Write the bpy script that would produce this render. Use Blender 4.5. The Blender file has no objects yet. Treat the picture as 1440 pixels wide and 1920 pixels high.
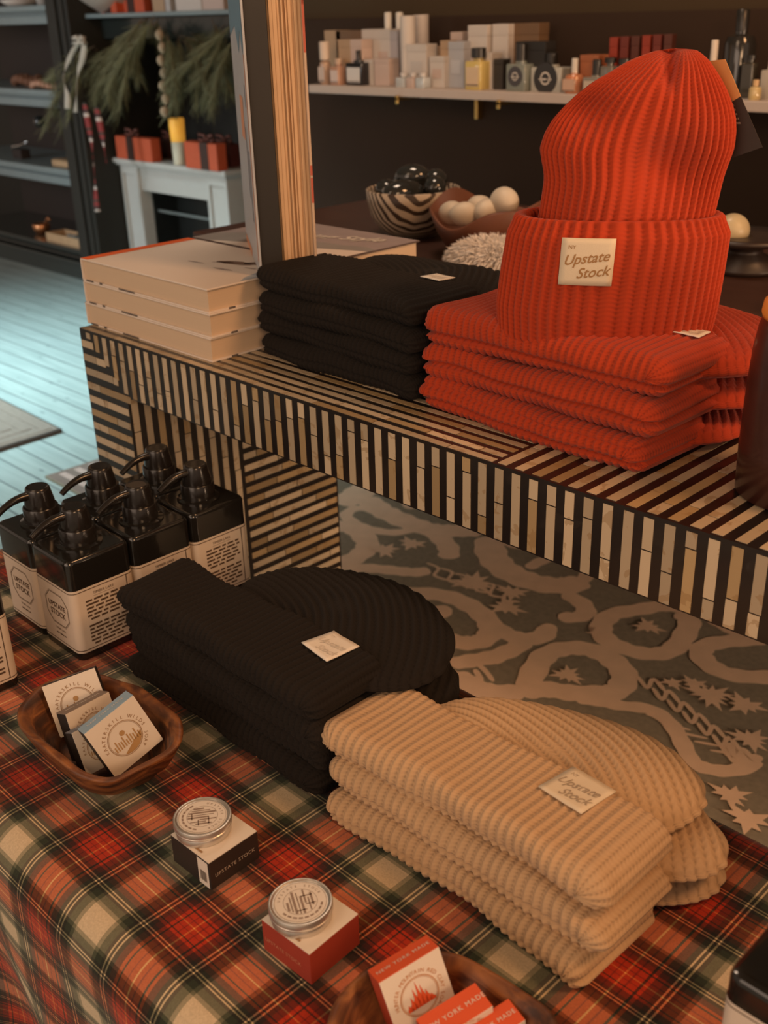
import bpy, bmesh, math, random
import numpy as np
from mathutils import Vector, Matrix
random.seed(7); rng = np.random.RandomState(3)
PI = math.pi
SC = bpy.context.scene
COL = SC.collection
ZF = 0.5          # the floor lies this far below the plaid table's top; all work below is done with the table top at z = 0

# ---------------------------------------------------------------- camera geometry (used to measure places from the photograph)
FP = 2036.57; PITCH, ROLL, YAW = 0.43380519, -0.03025348, -0.80225435
_cy, _sy, _cp, _sp = math.cos(YAW), math.sin(YAW), math.cos(PITCH), math.sin(PITCH)
CF = np.array([_sy*_cp, _cy*_cp, -_sp]); _r = np.array([_cy, -_sy, 0.]); _u = np.cross(_r, CF)
CR = math.cos(ROLL)*_r + math.sin(ROLL)*_u; CU = -math.sin(ROLL)*_r + math.cos(ROLL)*_u
CP = np.array([0, 0, .76])
def ray(x, y): return CF + (x-720)/FP*CR - (y-960)/FP*CU
def on(x, y, z=0.):
    d = ray(x, y); return CP + d*(z-CP[2])/d[2]
def ony(x, y, Y):
    d = ray(x, y); return CP + d*(Y-CP[1])/d[1]
def onx(x, y, X):
    d = ray(x, y); return CP + d*(X-CP[0])/d[0]

# ---------------------------------------------------------------- materials
def lin(c):
    return tuple(((v/255.)/12.92 if v/255. <= .04045 else ((v/255.+.055)/1.055)**2.4) for v in c)
def newmat(name):
    m = bpy.data.materials.new(name); m.use_nodes = True
    nt = m.node_tree; b = nt.nodes['Principled BSDF']
    return m, nt, b
def N(nt, t, **kw):
    n = nt.nodes.new(t)
    for k, v in kw.items():
        if k.startswith('i_'):
            n.inputs[int(k[2:]) if k[2:].isdigit() else k[2:]].default_value = v
        else: setattr(n, k, v)
    return n
def math_n(nt, op, a, b=None, clamp=False):
    n = nt.nodes.new('ShaderNodeMath'); n.operation = op; n.use_clamp = clamp
    for i, v in enumerate((a, b)):
        if v is None: continue
        if isinstance(v, (int, float)): n.inputs[i].default_value = v
        else: nt.links.new(v, n.inputs[i])
    return n.outputs[0]
def mixc(nt, f, a, b, mode='MIX'):
    n = nt.nodes.new('ShaderNodeMix'); n.data_type = 'RGBA'; n.blend_type = mode
    for sock, v in ((n.inputs[0], f), (n.inputs[6], a), (n.inputs[7], b)):
        if isinstance(v, (int, float)): sock.default_value = v
        elif isinstance(v, tuple): sock.default_value = tuple(v[:3])+(1,)
        else: nt.links.new(v, sock)
    return n.outputs[2]
MATS = {}
def mat(name, col, rough=.6, metal=0., var=.12, scale=30., bump=0., bscale=200., coat=0., spec=.5, sheen=0., trans=0., emit=None, es=0., stretch=None):
    if name in MATS: return MATS[name]
    m, nt, b = newmat(name)
    b.inputs['Roughness'].default_value = rough; b.inputs['Metallic'].default_value = metal
    b.inputs['Coat Weight'].default_value = coat; b.inputs['Specular IOR Level'].default_value = spec
    b.inputs['Sheen Weight'].default_value = sheen; b.inputs['Transmission Weight'].default_value = trans
    tc = N(nt, 'ShaderNodeTexCoord')
    vec = tc.outputs['Object']
    if stretch:
        mp = N(nt, 'ShaderNodeMapping'); mp.inputs['Scale'].default_value = stretch
        nt.links.new(vec, mp.inputs[0]); vec = mp.outputs[0]
    nz = N(nt, 'ShaderNodeTexNoise', i_Scale=scale, i_Detail=5.); nt.links.new(vec, nz.inputs['Vector'])
    lo = tuple(c*(1-var) for c in col); hi = tuple(min(1, c*(1+var)) for c in col)
    c = mixc(nt, nz.outputs['Fac'], lo, hi); nt.links.new(c, b.inputs['Base Color'])
    if bump:
        n2 = N(nt, 'ShaderNodeTexNoise', i_Scale=bscale, i_Detail=3.); nt.links.new(vec, n2.inputs['Vector'])
        bp = N(nt, 'ShaderNodeBump', i_Strength=bump, i_Distance=.001)
        nt.links.new(n2.outputs['Fac'], bp.inputs['Height']); nt.links.new(bp.outputs[0], b.inputs['Normal'])
    if emit:
        b.inputs['Emission Color'].default_value = tuple(emit)+(1,); b.inputs['Emission Strength'].default_value = es
    MATS[name] = m; return m
def knit(name, col, dark=.75, bstr=.6):
    """ribbed knit: UV.x counts ribs, UV.y counts stitches; the ribs themselves are geometry"""
    m, nt, b = newmat(name)
    b.inputs['Roughness'].default_value = .95; b.inputs['Specular IOR Level'].default_value = .15
    b.inputs['Sheen Weight'].default_value = .10 if col[0] > .1 else .02; b.inputs['Sheen Roughness'].default_value = .6
    uv = N(nt, 'ShaderNodeUVMap'); s = N(nt, 'ShaderNodeSeparateXYZ'); nt.links.new(uv.outputs[0], s.inputs[0])
    fr = math_n(nt, 'FRACT', math_n(nt, 'ADD', s.outputs[0], .5))
    a = math_n(nt, 'ABSOLUTE', math_n(nt, 'SUBTRACT', fr, .5))          # 0 on the rib crest, .5 in the groove
    ph = math_n(nt, 'ADD', s.outputs[1], math_n(nt, 'MULTIPLY', a, 1.3))
    w = math_n(nt, 'SINE', math_n(nt, 'MULTIPLY', ph, 2*PI))
    w = math_n(nt, 'MULTIPLY', math_n(nt, 'ADD', w, 1.), .5)
    nz = N(nt, 'ShaderNodeTexNoise', i_Scale=900., i_Detail=2.)
    tc = N(nt, 'ShaderNodeTexCoord'); nt.links.new(tc.outputs['Object'], nz.inputs['Vector'])
    h = math_n(nt, 'ADD', math_n(nt, 'MULTIPLY', w, math_n(nt, 'ADD', .3, math_n(nt, 'MULTIPLY', a, 1.6))), math_n(nt, 'MULTIPLY', nz.outputs['Fac'], .5))
    bp = N(nt, 'ShaderNodeBump', i_Strength=bstr, i_Distance=.0009)
    nt.links.new(h, bp.inputs['Height']); nt.links.new(bp.outputs[0], b.inputs['Normal'])
    f = math_n(nt, 'MULTIPLY', math_n(nt, 'POWER', math_n(nt, 'MULTIPLY', a, 2.), 3.), math_n(nt, 'SUBTRACT', 1.15, math_n(nt, 'MULTIPLY', w, .75)), True)
    lo = tuple(c*dark for c in col); lo2 = tuple(c*dark*.55 for c in col)
    c = mixc(nt, math_n(nt, 'ADD', .4, math_n(nt, 'MULTIPLY', w, .6)), lo, col); c = mixc(nt, math_n(nt, 'MULTIPLY', f, .75), c, lo2)  # shade of rib grooves and stitch gaps is darkened into the yarn colour
    nt.links.new(c, b.inputs['Base Color'])
    return m

# ---------------------------------------------------------------- mesh helpers
class MB:
    def __init__(s): s.v = []; s.f = []; s.m = []; s.uv = {}; s.c = []
    def add(s, vs, fs, mi=0, uvs=None):
        o = len(s.v); s.v += [tuple(map(float, p)) for p in vs]
        for f in fs:
            if uvs is not None: s.uv[len(s.f)] = [uvs[i] for i in f]
            s.f.append(tuple(i+o for i in f)); s.m.append(mi)
        return s
    def box(s, x0, x1, y0, y1, z0, z1, mi=0):
        vs = [(x, y, z) for z in (z0, z1) for y in (y0, y1) for x in (x0, x1)]
        return s.add(vs, [(0, 2, 3, 1), (4, 5, 7, 6), (0, 1, 5, 4), (2, 6, 7, 3), (0, 4, 6, 2), (1, 3, 7, 5)], mi)
    def obox(s, O, U, V, W, mi=0):
        O, U, V, W = map(np.array, (O, U, V, W))
        vs = [O+a*U+b*V+c*W for c in (0, 1) for b in (0, 1) for a in (0, 1)]
        return s.add(vs, [(0, 2, 3, 1), (4, 5, 7, 6), (0, 1, 5, 4), (2, 6, 7, 3), (0, 4, 6, 2), (1, 3, 7, 5)], mi)
    def lathe(s, prof, n=40, c=(0, 0), mi=0, sx=1., sy=1., fn=None):
        vs = []; fs = []
        for (r, z) in prof:
            for k in range(n):
                a = 2*PI*k/n; p = (c[0]+r*math.cos(a)*sx, c[1]+r*math.sin(a)*sy, z)
                vs.append(fn(p, a) if fn else p)
        for i in range(len(prof)-1):
            for k in range(n):
                k2 = (k+1) % n; fs.append((i*n+k, i*n+k2, (i+1)*n+k2, (i+1)*n+k))
        if prof[0][0] > 1e-6: fs.append(tuple(range(n-1, -1, -1)))
        if prof[-1][0] > 1e-6: fs.append(tuple((len(prof)-1)*n+k for k in range(n)))
        return s.add(vs, fs, mi)
    def tube(s, pts, r, n=10, mi=0, taper=None):
        pts = [np.array(p, float) for p in pts]; vs = []; fs = []
        up = np.array([0, 0, 1.])
        for i, p in enumerate(pts):
            t = pts[min(i+1, len(pts)-1)]-pts[max(i-1, 0)]; t = t/(np.linalg.norm(t)+1e-9)
            a = np.cross(t, up if abs(t[2]) < .95 else np.array([1., 0, 0])); a /= np.linalg.norm(a)+1e-9; b = np.cross(t, a)
            rr = r if taper is None else r*taper[i]
            for k in range(n):
                an = 2*PI*k/n; vs.append(p+rr*(math.cos(an)*a+math.sin(an)*b))
        for i in range(len(pts)-1):
            for k in range(n):
                k2 = (k+1) % n; fs.append((i*n+k, i*n+k2, (i+1)*n+k2, (i+1)*n+k))
        fs.append(tuple(range(n-1, -1, -1))); fs.append(tuple((len(pts)-1)*n+k for k in range(n)))
        return s.add(vs, fs, mi)
    def grid(s, P, UV=None, mi=0, closeu=False):
        a, b = P.shape[:2]; fs = []; uvf = []
        vs = P.reshape(-1, 3); o = len(s.v); s.v += [tuple(map(float, p)) for p in vs]
        uu = None if UV is None else UV
        for i in range(a-1 if not closeu else a):
            i2 = (i+1) % a
            for j in range(b-1):
                if UV is not None:
                    u0 = UV[i, j]; u1 = UV[i2, j]; u2 = UV[i2, j+1]; u3 = UV[i, j+1]
                    s.uv[len(s.f)] = [u0, u1, u2, u3]
                s.f.append((o+i*b+j, o+i2*b+j, o+i2*b+j+1, o+i*b+j+1)); s.m.append(mi)
        return s
    def poly(s, pts, z0, z1, mi=0):
        n = len(pts); vs = [(p[0], p[1], z0) for p in pts]+[(p[0], p[1], z1) for p in pts]
        fs = [tuple(range(n-1, -1, -1)), tuple(range(n, 2*n))]+[(k, (k+1) % n, n+(k+1) % n, n+k) for k in range(n)]
        return s.add(vs, fs, mi)
    def map(s, fn): s.v = [tuple(map(float, fn(p))) for p in s.v]; return s
def put(name, mb, mats, parent=None, smooth=False, loc=None, rotz=0., bevel=0., seg=2, col=None, auto=None):
    me = bpy.data.meshes.new(name)
    me.from_pydata(mb.v, [], mb.f); 
    mats = mats if isinstance(mats, (list, tuple)) else [mats]
    for m in mats: me.materials.append(m)
    if len(mats) > 1: me.polygons.foreach_set('material_index', mb.m)
    if mb.uv:
        uvl = me.uv_layers.new(name='UVMap'); li = 0; d = np.zeros(len(me.loops)*2)
        for fi, f in enumerate(mb.f):
            us = mb.uv.get(fi)
            for k in range(len(f)):
                if us is not None: d[2*li] = us[k][0]; d[2*li+1] = us[k][1]
                li += 1
        uvl.data.foreach_set('uv', d)
    if col is not None:
        ca = me.color_attributes.new('tone', 'FLOAT_COLOR', 'POINT'); ca.data.foreach_set('color', np.array(col, float).ravel())
    if smooth: me.polygons.foreach_set('use_smooth', [True]*len(me.polygons))
    me.validate(); me.update()
    bm = bmesh.new(); bm.from_mesh(me)
    bmesh.ops.recalc_face_normals(bm, faces=bm.faces)
    bm.to_mesh(me); bm.free()
    if auto: 
        try: me.set_sharp_from_angle(angle=math.radians(auto))
        except Exception: pass
    o = bpy.data.objects.new(name, me); COL.objects.link(o)
    if parent: o.parent = parent
    if loc is not None: o.location = loc
    o.rotation_euler[2] = rotz
    if bevel:
        b = o.modifiers.new('bevel', 'BEVEL'); b.width = bevel; b.segments = seg; b.limit_method = 'ANGLE'; b.angle_limit = .6
    return o
LABELS = set()
def tag(o, label, cat, group=None, kind=None):
    if label:
        o['label'] = label
        if label in LABELS: print('DUP LABEL', label)
        LABELS.add(label)
    if cat: o['category'] = cat
    if group: o['group'] = group
    if kind: o['kind'] = kind
    return o
def thing(name, label, cat, loc=(0, 0, 0), rotz=0., group=None):
    o = bpy.data.objects.new(name, None); COL.objects.link(o); o.location = loc; o.rotation_euler[2] = rotz
    o.empty_display_size = .05
    return tag(o, label, cat, group)
def copy_tree(o, loc, label, rotz=None, mats=None):
    def rec(a, par):
        c = a.copy(); COL.objects.link(c)
        if par is not None: c.parent = par
        for ch in a.children: rec(ch, c)
        return c
    r = rec(o, None); r.location = loc
    if rotz is not None: r.rotation_euler[2] = rotz
    r['label'] = label; LABELS.add(label); return r
def struct(name, mb, m, **kw):
    o = put(name, mb, m, **kw); o['kind'] = 'structure'; return o

# ---------------------------------------------------------------- lettering (flat 2-D meshes mapped onto surfaces)
_tc = {}
def text2d(s, size=1., shear=0., bold=0., align='CENTER', space=1.):
    key = (s, shear, bold, align, space)
    if key not in _tc:
        cu = bpy.data.curves.new('t', 'FONT'); cu.body = s; cu.size = 1.; cu.shear = shear; cu.offset = bold
        cu.align_x = align; cu.resolution_u = 3; cu.space_character = space; cu.fill_mode = 'FRONT'
        ob = bpy.data.objects.new('t', cu); COL.objects.link(ob)
        dg = bpy.context.evaluated_depsgraph_get(); dg.update()
        me = bpy.data.meshes.new_from_object(ob.evaluated_get(dg))
        _tc[key] = ([tuple(v.co) for v in me.vertices], [tuple(p.vertices) for p in me.polygons])
        bpy.data.objects.remove(ob); bpy.data.curves.remove(cu); bpy.data.meshes.remove(me)
    v, f = _tc[key]
    return [(x*size, y*size) for x, y, z in v], f
def add_text(mb, s, fn, x, y, size, mi=0, rot=0., **kw):
    """fn maps (u, v) in metres on the surface to a 3-D point"""
    v, f = text2d(s, size, **kw); c, sn = math.cos(rot), math.sin(rot)
    mb.add([fn(x+a*c-b*sn, y+a*sn+b*c) for a, b in v], f, mi)
def add_arc(mb, s, fn, cx, cy, r, a0, a1, size, mi=0, **kw):
    """text set clockwise along a circle from angle a0 to a1 (radians)"""
    n = len(s)
    for i, ch in enumerate(s):
        if ch == ' ': continue
        a = a0+(a1-a0)*i/(n-1)
        add_text(mb, ch, fn, cx+r*math.cos(a), cy+r*math.sin(a), size, mi, rot=a-PI/2, **kw)
def add_rect(mb, fn, x0, x1, y0, y1, mi=0, n=1):
    P = np.array([[fn(x0+(x1-x0)*i/n, y) for y in (y0, y1)] for i in range(n+1)]); mb.grid(P, mi=mi)
def add_frame(mb, fn, x0, x1, y0, y1, w, mi=0, n=6):
    add_rect(mb, fn, x0, x1, y0, y0+w, mi, n); add_rect(mb, fn, x0, x1, y1-w, y1, mi, n)
    add_rect(mb, fn, x0, x0+w, y0, y1, mi); add_rect(mb, fn, x1-w, x1, y0, y1, mi)
def add_ring(mb, fn, cx, cy, r0, r1, mi=0, n=48, a0=0., a1=2*PI):
    P = np.array([[fn(cx+r*math.cos(a0+(a1-a0)*k/n), cy+r*math.sin(a0+(a1-a0)*k/n)) for r in (r0, r1)] for k in range(n+1)]); mb.grid(P, mi=mi)
def words(mb, fn, x0, x1, y, h, mi=0, seed=0):
    """a line of print too small to read"""
    R = random.Random(seed); x = x0
    while x < x1-h:
        w = min(R.uniform(1.2, 4.5)*h, x1-x); add_rect(mb, fn, x, x+w, y, y+h*.62, mi); x += w+h*.65

# ---------------------------------------------------------------- common materials
M_black = mat('black_gloss', (.012, .011, .010), .12, var=.05, coat=.3)
M_cap = mat('black_plastic', (.014, .012, .011), .2, var=.05)
M_paper = mat('cream_paper', (.62, .53, .44), .8, var=.03)
M_ink = mat('dark_ink', (.05, .035, .028), .8, var=.05)
M_tanink = mat('brown_ink', (.30, .18, .09), .8, var=.05)
M_white = mat('white_card', (.66, .60, .53), .7, var=.03)
M_knit_b = knit('beige_knit', (.50, .33, .19), .93, .38)
M_knit_o = knit('orange_knit', (.42, .044, .012), .90, .42)
M_knit_k = knit('black_knit', (.0150, .0118, .0100), .9, .4)
M_patch = mat('cream_label_cloth', (.66, .56, .42), .85, var=.04, bump=.2, bscale=900)
M_patchk = mat('white_label_cloth', (.74, .68, .60), .85, var=.04, bump=.2, bscale=900)
def bowl_wood():
    m, nt, b = newmat('bowl_wood'); tc = N(nt, 'ShaderNodeTexCoord'); mp = N(nt, 'ShaderNodeMapping'); mp.inputs['Scale'].default_value = (1, 1, 3.5); nt.links.new(tc.outputs['Object'], mp.inputs[0])
    n1 = N(nt, 'ShaderNodeTexNoise', i_Scale=16., i_Detail=6., i_Distortion=1.5); nt.links.new(mp.outputs[0], n1.inputs['Vector'])
    n2 = N(nt, 'ShaderNodeTexNoise', i_Scale=70., i_Detail=3.); nt.links.new(mp.outputs[0], n2.inputs['Vector'])
    cr = N(nt, 'ShaderNodeValToRGB'); e = cr.color_ramp.elements; e[0].position = .36; e[0].color = (.040, .014, .007, 1); e[1].position = .66; e[1].color = (.34, .125, .035, 1); k = e.new(.5); k.color = (.15, .050, .017, 1)
    nt.links.new(n1.outputs['Fac'], cr.inputs[0]); nt.links.new(mixc(nt, math_n(nt, 'MULTIPLY', n2.outputs['Fac'], .35), cr.outputs[0], (.05, .02, .01)), b.inputs['Base Color']); b.inputs['Roughness'].default_value = .5
    bp = N(nt, 'ShaderNodeBump', i_Strength=.5, i_Distance=.002); nt.links.new(n1.outputs['Fac'], bp.inputs['Height']); nt.links.new(bp.outputs[0], b.inputs['Normal']); return m
M_wood = bowl_wood()
_old = mat('bowl_wood', (.20, .078, .026), .5, var=.75, scale=22, stretch=(1, 1, 3), bump=.5, bscale=70)
M_metal = mat('brushed_tin', (.66, .62, .57), .34, metal=.85, var=.06, scale=60)
M_gold = mat('brass', (.55, .36, .12), .3, metal=1., var=.08)
# ================================================================= THE SETTING
def floor_mat():
    m, nt, b = newmat('daylit_floorboards')
    tc = N(nt, 'ShaderNodeTexCoord'); s = N(nt, 'ShaderNodeSeparateXYZ'); nt.links.new(tc.outputs['Object'], s.inputs[0])
    W = .085
    yb = math_n(nt, 'DIVIDE', s.outputs[1], W); row = math_n(nt, 'FLOOR', yb); fr = math_n(nt, 'FRACT', yb)
    gap = math_n(nt, 'LESS_THAN', math_n(nt, 'ABSOLUTE', math_n(nt, 'SUBTRACT', fr, .5)), .47)
    wn = N(nt, 'ShaderNodeTexWhiteNoise', noise_dimensions='1D'); nt.links.new(row, wn.inputs['W'])
    mp = N(nt, 'ShaderNodeMapping'); mp.inputs['Scale'].default_value = (1.6, 22, 1); nt.links.new(tc.outputs['Object'], mp.inputs[0])
    nz = N(nt, 'ShaderNodeTexNoise', i_Scale=2.2, i_Detail=6.); nt.links.new(mp.outputs[0], nz.inputs['Vector'])
    mp2 = N(nt, 'ShaderNodeMapping'); mp2.inputs['Scale'].default_value = (5, 14, 1); nt.links.new(tc.outputs['Object'], mp2.inputs[0])
    vo = N(nt, 'ShaderNodeTexVoronoi', i_Scale=1.3); nt.links.new(mp2.outputs[0], vo.inputs['Vector'])
    knot = math_n(nt, 'LESS_THAN', vo.outputs['Distance'], .10)
    c = mixc(nt, nz.outputs['Fac'], (.16, .21, .21), (.46, .53, .52))  # grey-wash wood with the blue-green of the daylight put into its colour
    c = mixc(nt, math_n(nt, 'MULTIPLY', wn.outputs[0], .35), c, (.30, .36, .37))
    c = mixc(nt, math_n(nt, 'MULTIPLY', knot, .6), c, (.08, .10, .11))
    c = mixc(nt, gap, (.07, .085, .09), c)
    nt.links.new(c, b.inputs['Base Color']); b.inputs['Roughness'].default_value = .42
    return m
M_floor = floor_mat()
mb = MB(); mb.box(-9, 3.2, -3.2, 3.6, -ZF-.05, -ZF); struct('floor', mb, M_floor)
M_wall_d = mat('dark_brown_paint', (.040, .024, .016), .85, var=.12, scale=3, spec=.15)
M_wall_o = mat('olive_paint', (.060, .040, .022), .85, var=.12, scale=2, spec=.15)
M_wall_g = mat('green_black_paint', (.022, .020, .016), .6, var=.15, scale=4, spec=.3)
mb = MB(); mb.box(-3.25, 3.2, 2.66, 2.78, -ZF, 2.3); struct('wall_back', mb, M_wall_o)
mb = MB(); mb.box(-3.25, 3.2, 2.645, 2.66, -ZF, .735); struct('trim_1', mb, M_wall_d, bevel=.002)
mb = MB(); mb.box(-9, -3.25, 3.4, 3.5, -ZF, 2.3); struct('wall_left', mb, M_wall_g)
mb = MB(); mb.box(-3.35, -3.25, 2.66, 3.4, -ZF, 2.3); struct('wall_center', mb, M_wall_g)
mb = MB(); mb.box(-9, 3.2, -3.2, 3.6, 2.3, 2.36); struct('ceiling', mb, mat('ceiling_paint', (.35, .30, .24), .9))
# dark pilaster between the wall shelves and the fireplace
mb = MB(); mb.box(-5.17, -4.97, 2.86, 3.4, -ZF, 2.3); mb.box(-5.14, -5.06, 2.845, 2.86, -ZF, 2.3); mb.box(-5.03, -5.0, 2.85, 2.86, -ZF, 2.3)
struct('trim_2', mb, M_wall_g, bevel=.004)

# small rug on the floor at the left
M_rug2 = mat('grey_braid', (.20, .155, .13), .95, var=.25, scale=60, bump=.3)
a = on(118, 811, -ZF); b_ = on(0, 752, -ZF); c_ = on(0, 848, -ZF)
def rug2():
    t = thing('floor_mat', 'grey taupe woven mat with a dark rim lying on the daylit floorboards', 'rug', (0, 0, -ZF))
    A = np.array([a[0], a[1]]); d1 = np.array([b_[0]-a[0], b_[1]-a[1]]); d1 /= np.linalg.norm(d1)
    d2 = np.array([c_[0]-a[0], c_[1]-a[1]]); d2 /= np.linalg.norm(d2)
    m = MB(); q = lambda u, v: tuple(A+d1*u+d2*v)
    m.poly([q(0, 0), q(1.4, 0), q(1.4, 1.1), q(0, 1.1)], 0.001, .014); put('border', m, mat('dark_binding', (.045, .038, .034), .9), t, bevel=.003)
    m = MB()
    for k in range(5):
        o = .025+k*.05; i = .03+k*.05+.04
        m.poly([q(o, o), q(1.4-o, o), q(1.4-o, o+.035), q(o, o+.035)], .012, .0172); m.poly([q(o, o), q(o+.035, o), q(o+.035, 1.1-o), q(o, 1.1-o)], .012, .0164)
    m.poly([q(.01, .01), q(1.39, .01), q(1.39, 1.09), q(.01, 1.09)], .010, .0150)
    put('weave', m, M_rug2, t)
rug2()

# scroll rug under the console
def scroll_rug():
    t = thing('scroll_rug', 'grey green rug with beige scrolls and flowers spread under the striped console', 'rug', (0, 0, -ZF))
    ra = on(85, 897, -ZF); m = MB(); m.box(ra[0], 1.6, ra[1], 1.99, 0.001, .008)
    put('pile', m, mat('grey_green_wool', (.22, .19, .14), .95, var=.3, scale=90, bump=.3, bscale=400), t)
    S = [(.09, [(636, 951), (654, 941), (678, 925), (700, 905)]),
         (.075, [(686, 938), (707, 957), (731, 970), (768, 986), (805, 998), (839, 1001), (871, 1000), (905, 1000)]),
         (.036, [(694, 959), (665, 959), (649, 972), (668, 988), (699, 999), (739, 1004), (778, 998)]),
         (.055, [(805, 1000), (828, 1017), (842, 1036), (839, 1054)]),
         (.062, [(625, 990), (648, 993), (670, 1001), (689, 1022), (684, 1038), (662, 1054), (636, 1065)]),
         (.08, [(600, 1060), (640, 1062), (655, 1050)]),
         (.045, [(636, 1092), (655, 1080), (673, 1071), (712, 1073), (752, 1077), (780, 1079), (806, 1075)]),
         (.056, [(600, 1080), (644, 1106), (686, 1121), (739, 1120), (792, 1118), (844, 1126), (884, 1144), (913, 1168), (920, 1191), (903, 1208), (871, 1212), (831, 1204), (795, 1192), (775, 1176), (783, 1162), (812, 1154), (848, 1154)]),
         (.080, [(916, 1012), (920, 1040), (935, 1064), (966, 1085), (1010, 1100), (1060, 1104), (1095, 1094)]),
         (.036, [(990, 1072), (1014, 1058), (1050, 1050), (1085, 1062), (1100, 1082), (1085, 1102)]),
         (.046, [(1057, 1119), (1090, 1137), (1098, 1156), (1078, 1164), (1046, 1162)]),
         (.05, [(905, 1165), (940, 1190), (975, 1203), (1012, 1202), (1024, 1188), (1012, 1180)]),
         (.05, [(1290, 1150), (1245, 1142), (1200, 1149), (1150, 1158), (1127, 1179), (1134, 1203), (1170, 1223), (1219, 1233), (1258, 1226), (1282, 1199), (1292, 1171), (1270, 1155)]),
         (.056, [(986, 1302), (1001, 1265), (1024, 1234), (1065, 1222), (1110, 1226), (1149, 1246), (1170, 1273), (1160, 1299), (1130, 1307), (1069, 1306), (1024, 1300), (975, 1306)]),
         (.05, [(845, 1252), (880, 1246), (925, 1238), (965, 1222), (985, 1205)]), (.06, [(850, 1270), (880, 1290), (920, 1305), (985, 1306)]),
         (.05, [(1440, 1205), (1387, 1207), (1330, 1215), (1313, 1231), (1331, 1255), (1376, 1273), (1450, 1276), (1500, 1260)]),
         (.034, [(1080, 1318), (1120, 1322), (1162, 1330), (1219, 1338), (1256, 1364), (1279, 1401), (1297, 1435), (1331, 1450), (1376, 1452), (1425, 1436)]),
         (.04, [(1361, 1401), (1374, 1416), (1392, 1440)]), (.03, [(1425, 1436), (1405, 1424)]),
         (.03, [(1270, 1138), (1310, 1150), (1340, 1160)]), (.045, [(1330, 1165), (1370, 1185), (1410, 1200)]),
         (.012, [(965, 1215), (955, 1235), (930, 1252)]), (.012, [(870, 1235), (905, 1260), (925, 1285)]), (.014, [(890, 1262), (900, 1280), (893, 1292)]),
         (.02, [(930, 1010), (960, 1030), (1010, 1035)]), (.10, [(640, 1075), (660, 1066)]), (.05, [(760, 905), (800, 930), (850, 960), (880, 985)]),
         (.05, [(720, 915), (760, 940), (775, 960)])]
    for k in range(7):
        x = 1195+k*28; y = 1275+k*22
        S.append((.010, [(x, y), (x+18, y+22), (x+30, y+6), (x+52, y+30)]))
    for k in range(6):
        S.append((.009, [(800+k*26, 1062+k*10), (822+k*26, 1072+k*8), (815+k*26, 1086+k*9), (845+k*26, 1096+k*8)]))
        S.append((.008, [(1180+k*30, 1330+k*17), (1230+k*32, 1345+k*16)]))
    m = MB(); kz = 0
    for w, P in S:
        kz += 1; z = .0085+.00004*kz
        Q = [on(x, y, -ZF)[:2] for x, y in P]; R = []
        for i in range(len(Q)-1):          # smooth the stroke
            p0 = Q[max(i-1, 0)]; p1 = Q[i]; p2 = Q[i+1]; p3 = Q[min(i+2, len(Q)-1)]
            for k in range(6):
                tt = k/6.; R.append(.5*((2*p1)+(-p0+p2)*tt+(2*p0-5*p1+4*p2-p3)*tt*tt+(-p0+3*p1-3*p2+p3)*tt**3))
        R.append(Q[-1]); G = []
        for i, p in enumerate(R):
            d = R[min(i+1, len(R)-1)]-R[max(i-1, 0)]; d = d/(np.linalg.norm(d)+1e-9); n = np.array([-d[1], d[0]])
            e = min(i, len(R)-1-i)/3.; ww = w*.5*min(1., math.sqrt(max(.05, e+.15)))*(1+.08*math.sin(i*1.3))
            G.append([(*(p-n*ww), z+i*6e-6), (*(p+n*ww), z+i*6e-6)])
        m.grid(np.array(G))
    for (x, y, r, n) in [(x_, y_, r_*.68, n_) for x_, y_, r_, n_ in [(720, 1038, .055, 9), (772, 1026, .05, 8), (888, 1100, .07, 11), (950, 1146, .055, 9), (960, 1118, .05, 9), (1214, 1183, .045, 9), (1064, 1274, .045, 10), (1330, 1312, .06, 12), (1300, 1290, .035, 8),
                         (1405, 1395, .05, 10), (1368, 1500, .045, 9), (1400, 1545, .05, 8), (825, 1258, .05, 10), (1120, 1195, .03, 7), (700, 1105, .04, 7), (1395, 1330, .05, 9), (1260, 1290, .03, 7)]]:
        kz += 1; z = .0092+.00004*kz
        c = on(x, y, -ZF); P = []
        for k in range(2*n):
            an = 2*PI*k/(2*n)+.3; rr = r*(1. if k % 2 == 0 else .52)*(1+.25*math.sin(3*an+x))
            P.append((c[0]+rr*1.25*math.cos(an), c[1]+rr*math.sin(an)))
        m.add([(c[0], c[1], z)]+[(p[0], p[1], z) for p in P], [(0, 1+k, 1+(k+1) % (2*n)) for k in range(2*n)])
    mb2 = MB(); mb2.box(ra[0]+.004, ra[0]+.46, ra[1]+.004, 1.98, .008, .0086)
    put('border_band', mb2, mat('mauve_brown_wool', (.17, .125, .11), .95, var=.2, scale=60), t); mb2 = MB()
    for k in range(14):
        yy = ra[1]+.035+.050*k; mb2.box(ra[0]+.02, ra[0]+.44, yy, yy+.022, .0086, .0090)
    put('border_stripes', mb2, mat('mauve_wool', (.42, .31, .28), .95, var=.15, scale=60), t)
    o = put('scroll_pattern', m, mat('beige_wool', (.68, .49, .35), .95, var=.13, scale=25, bump=.25, bscale=500), t)
scroll_rug()

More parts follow.
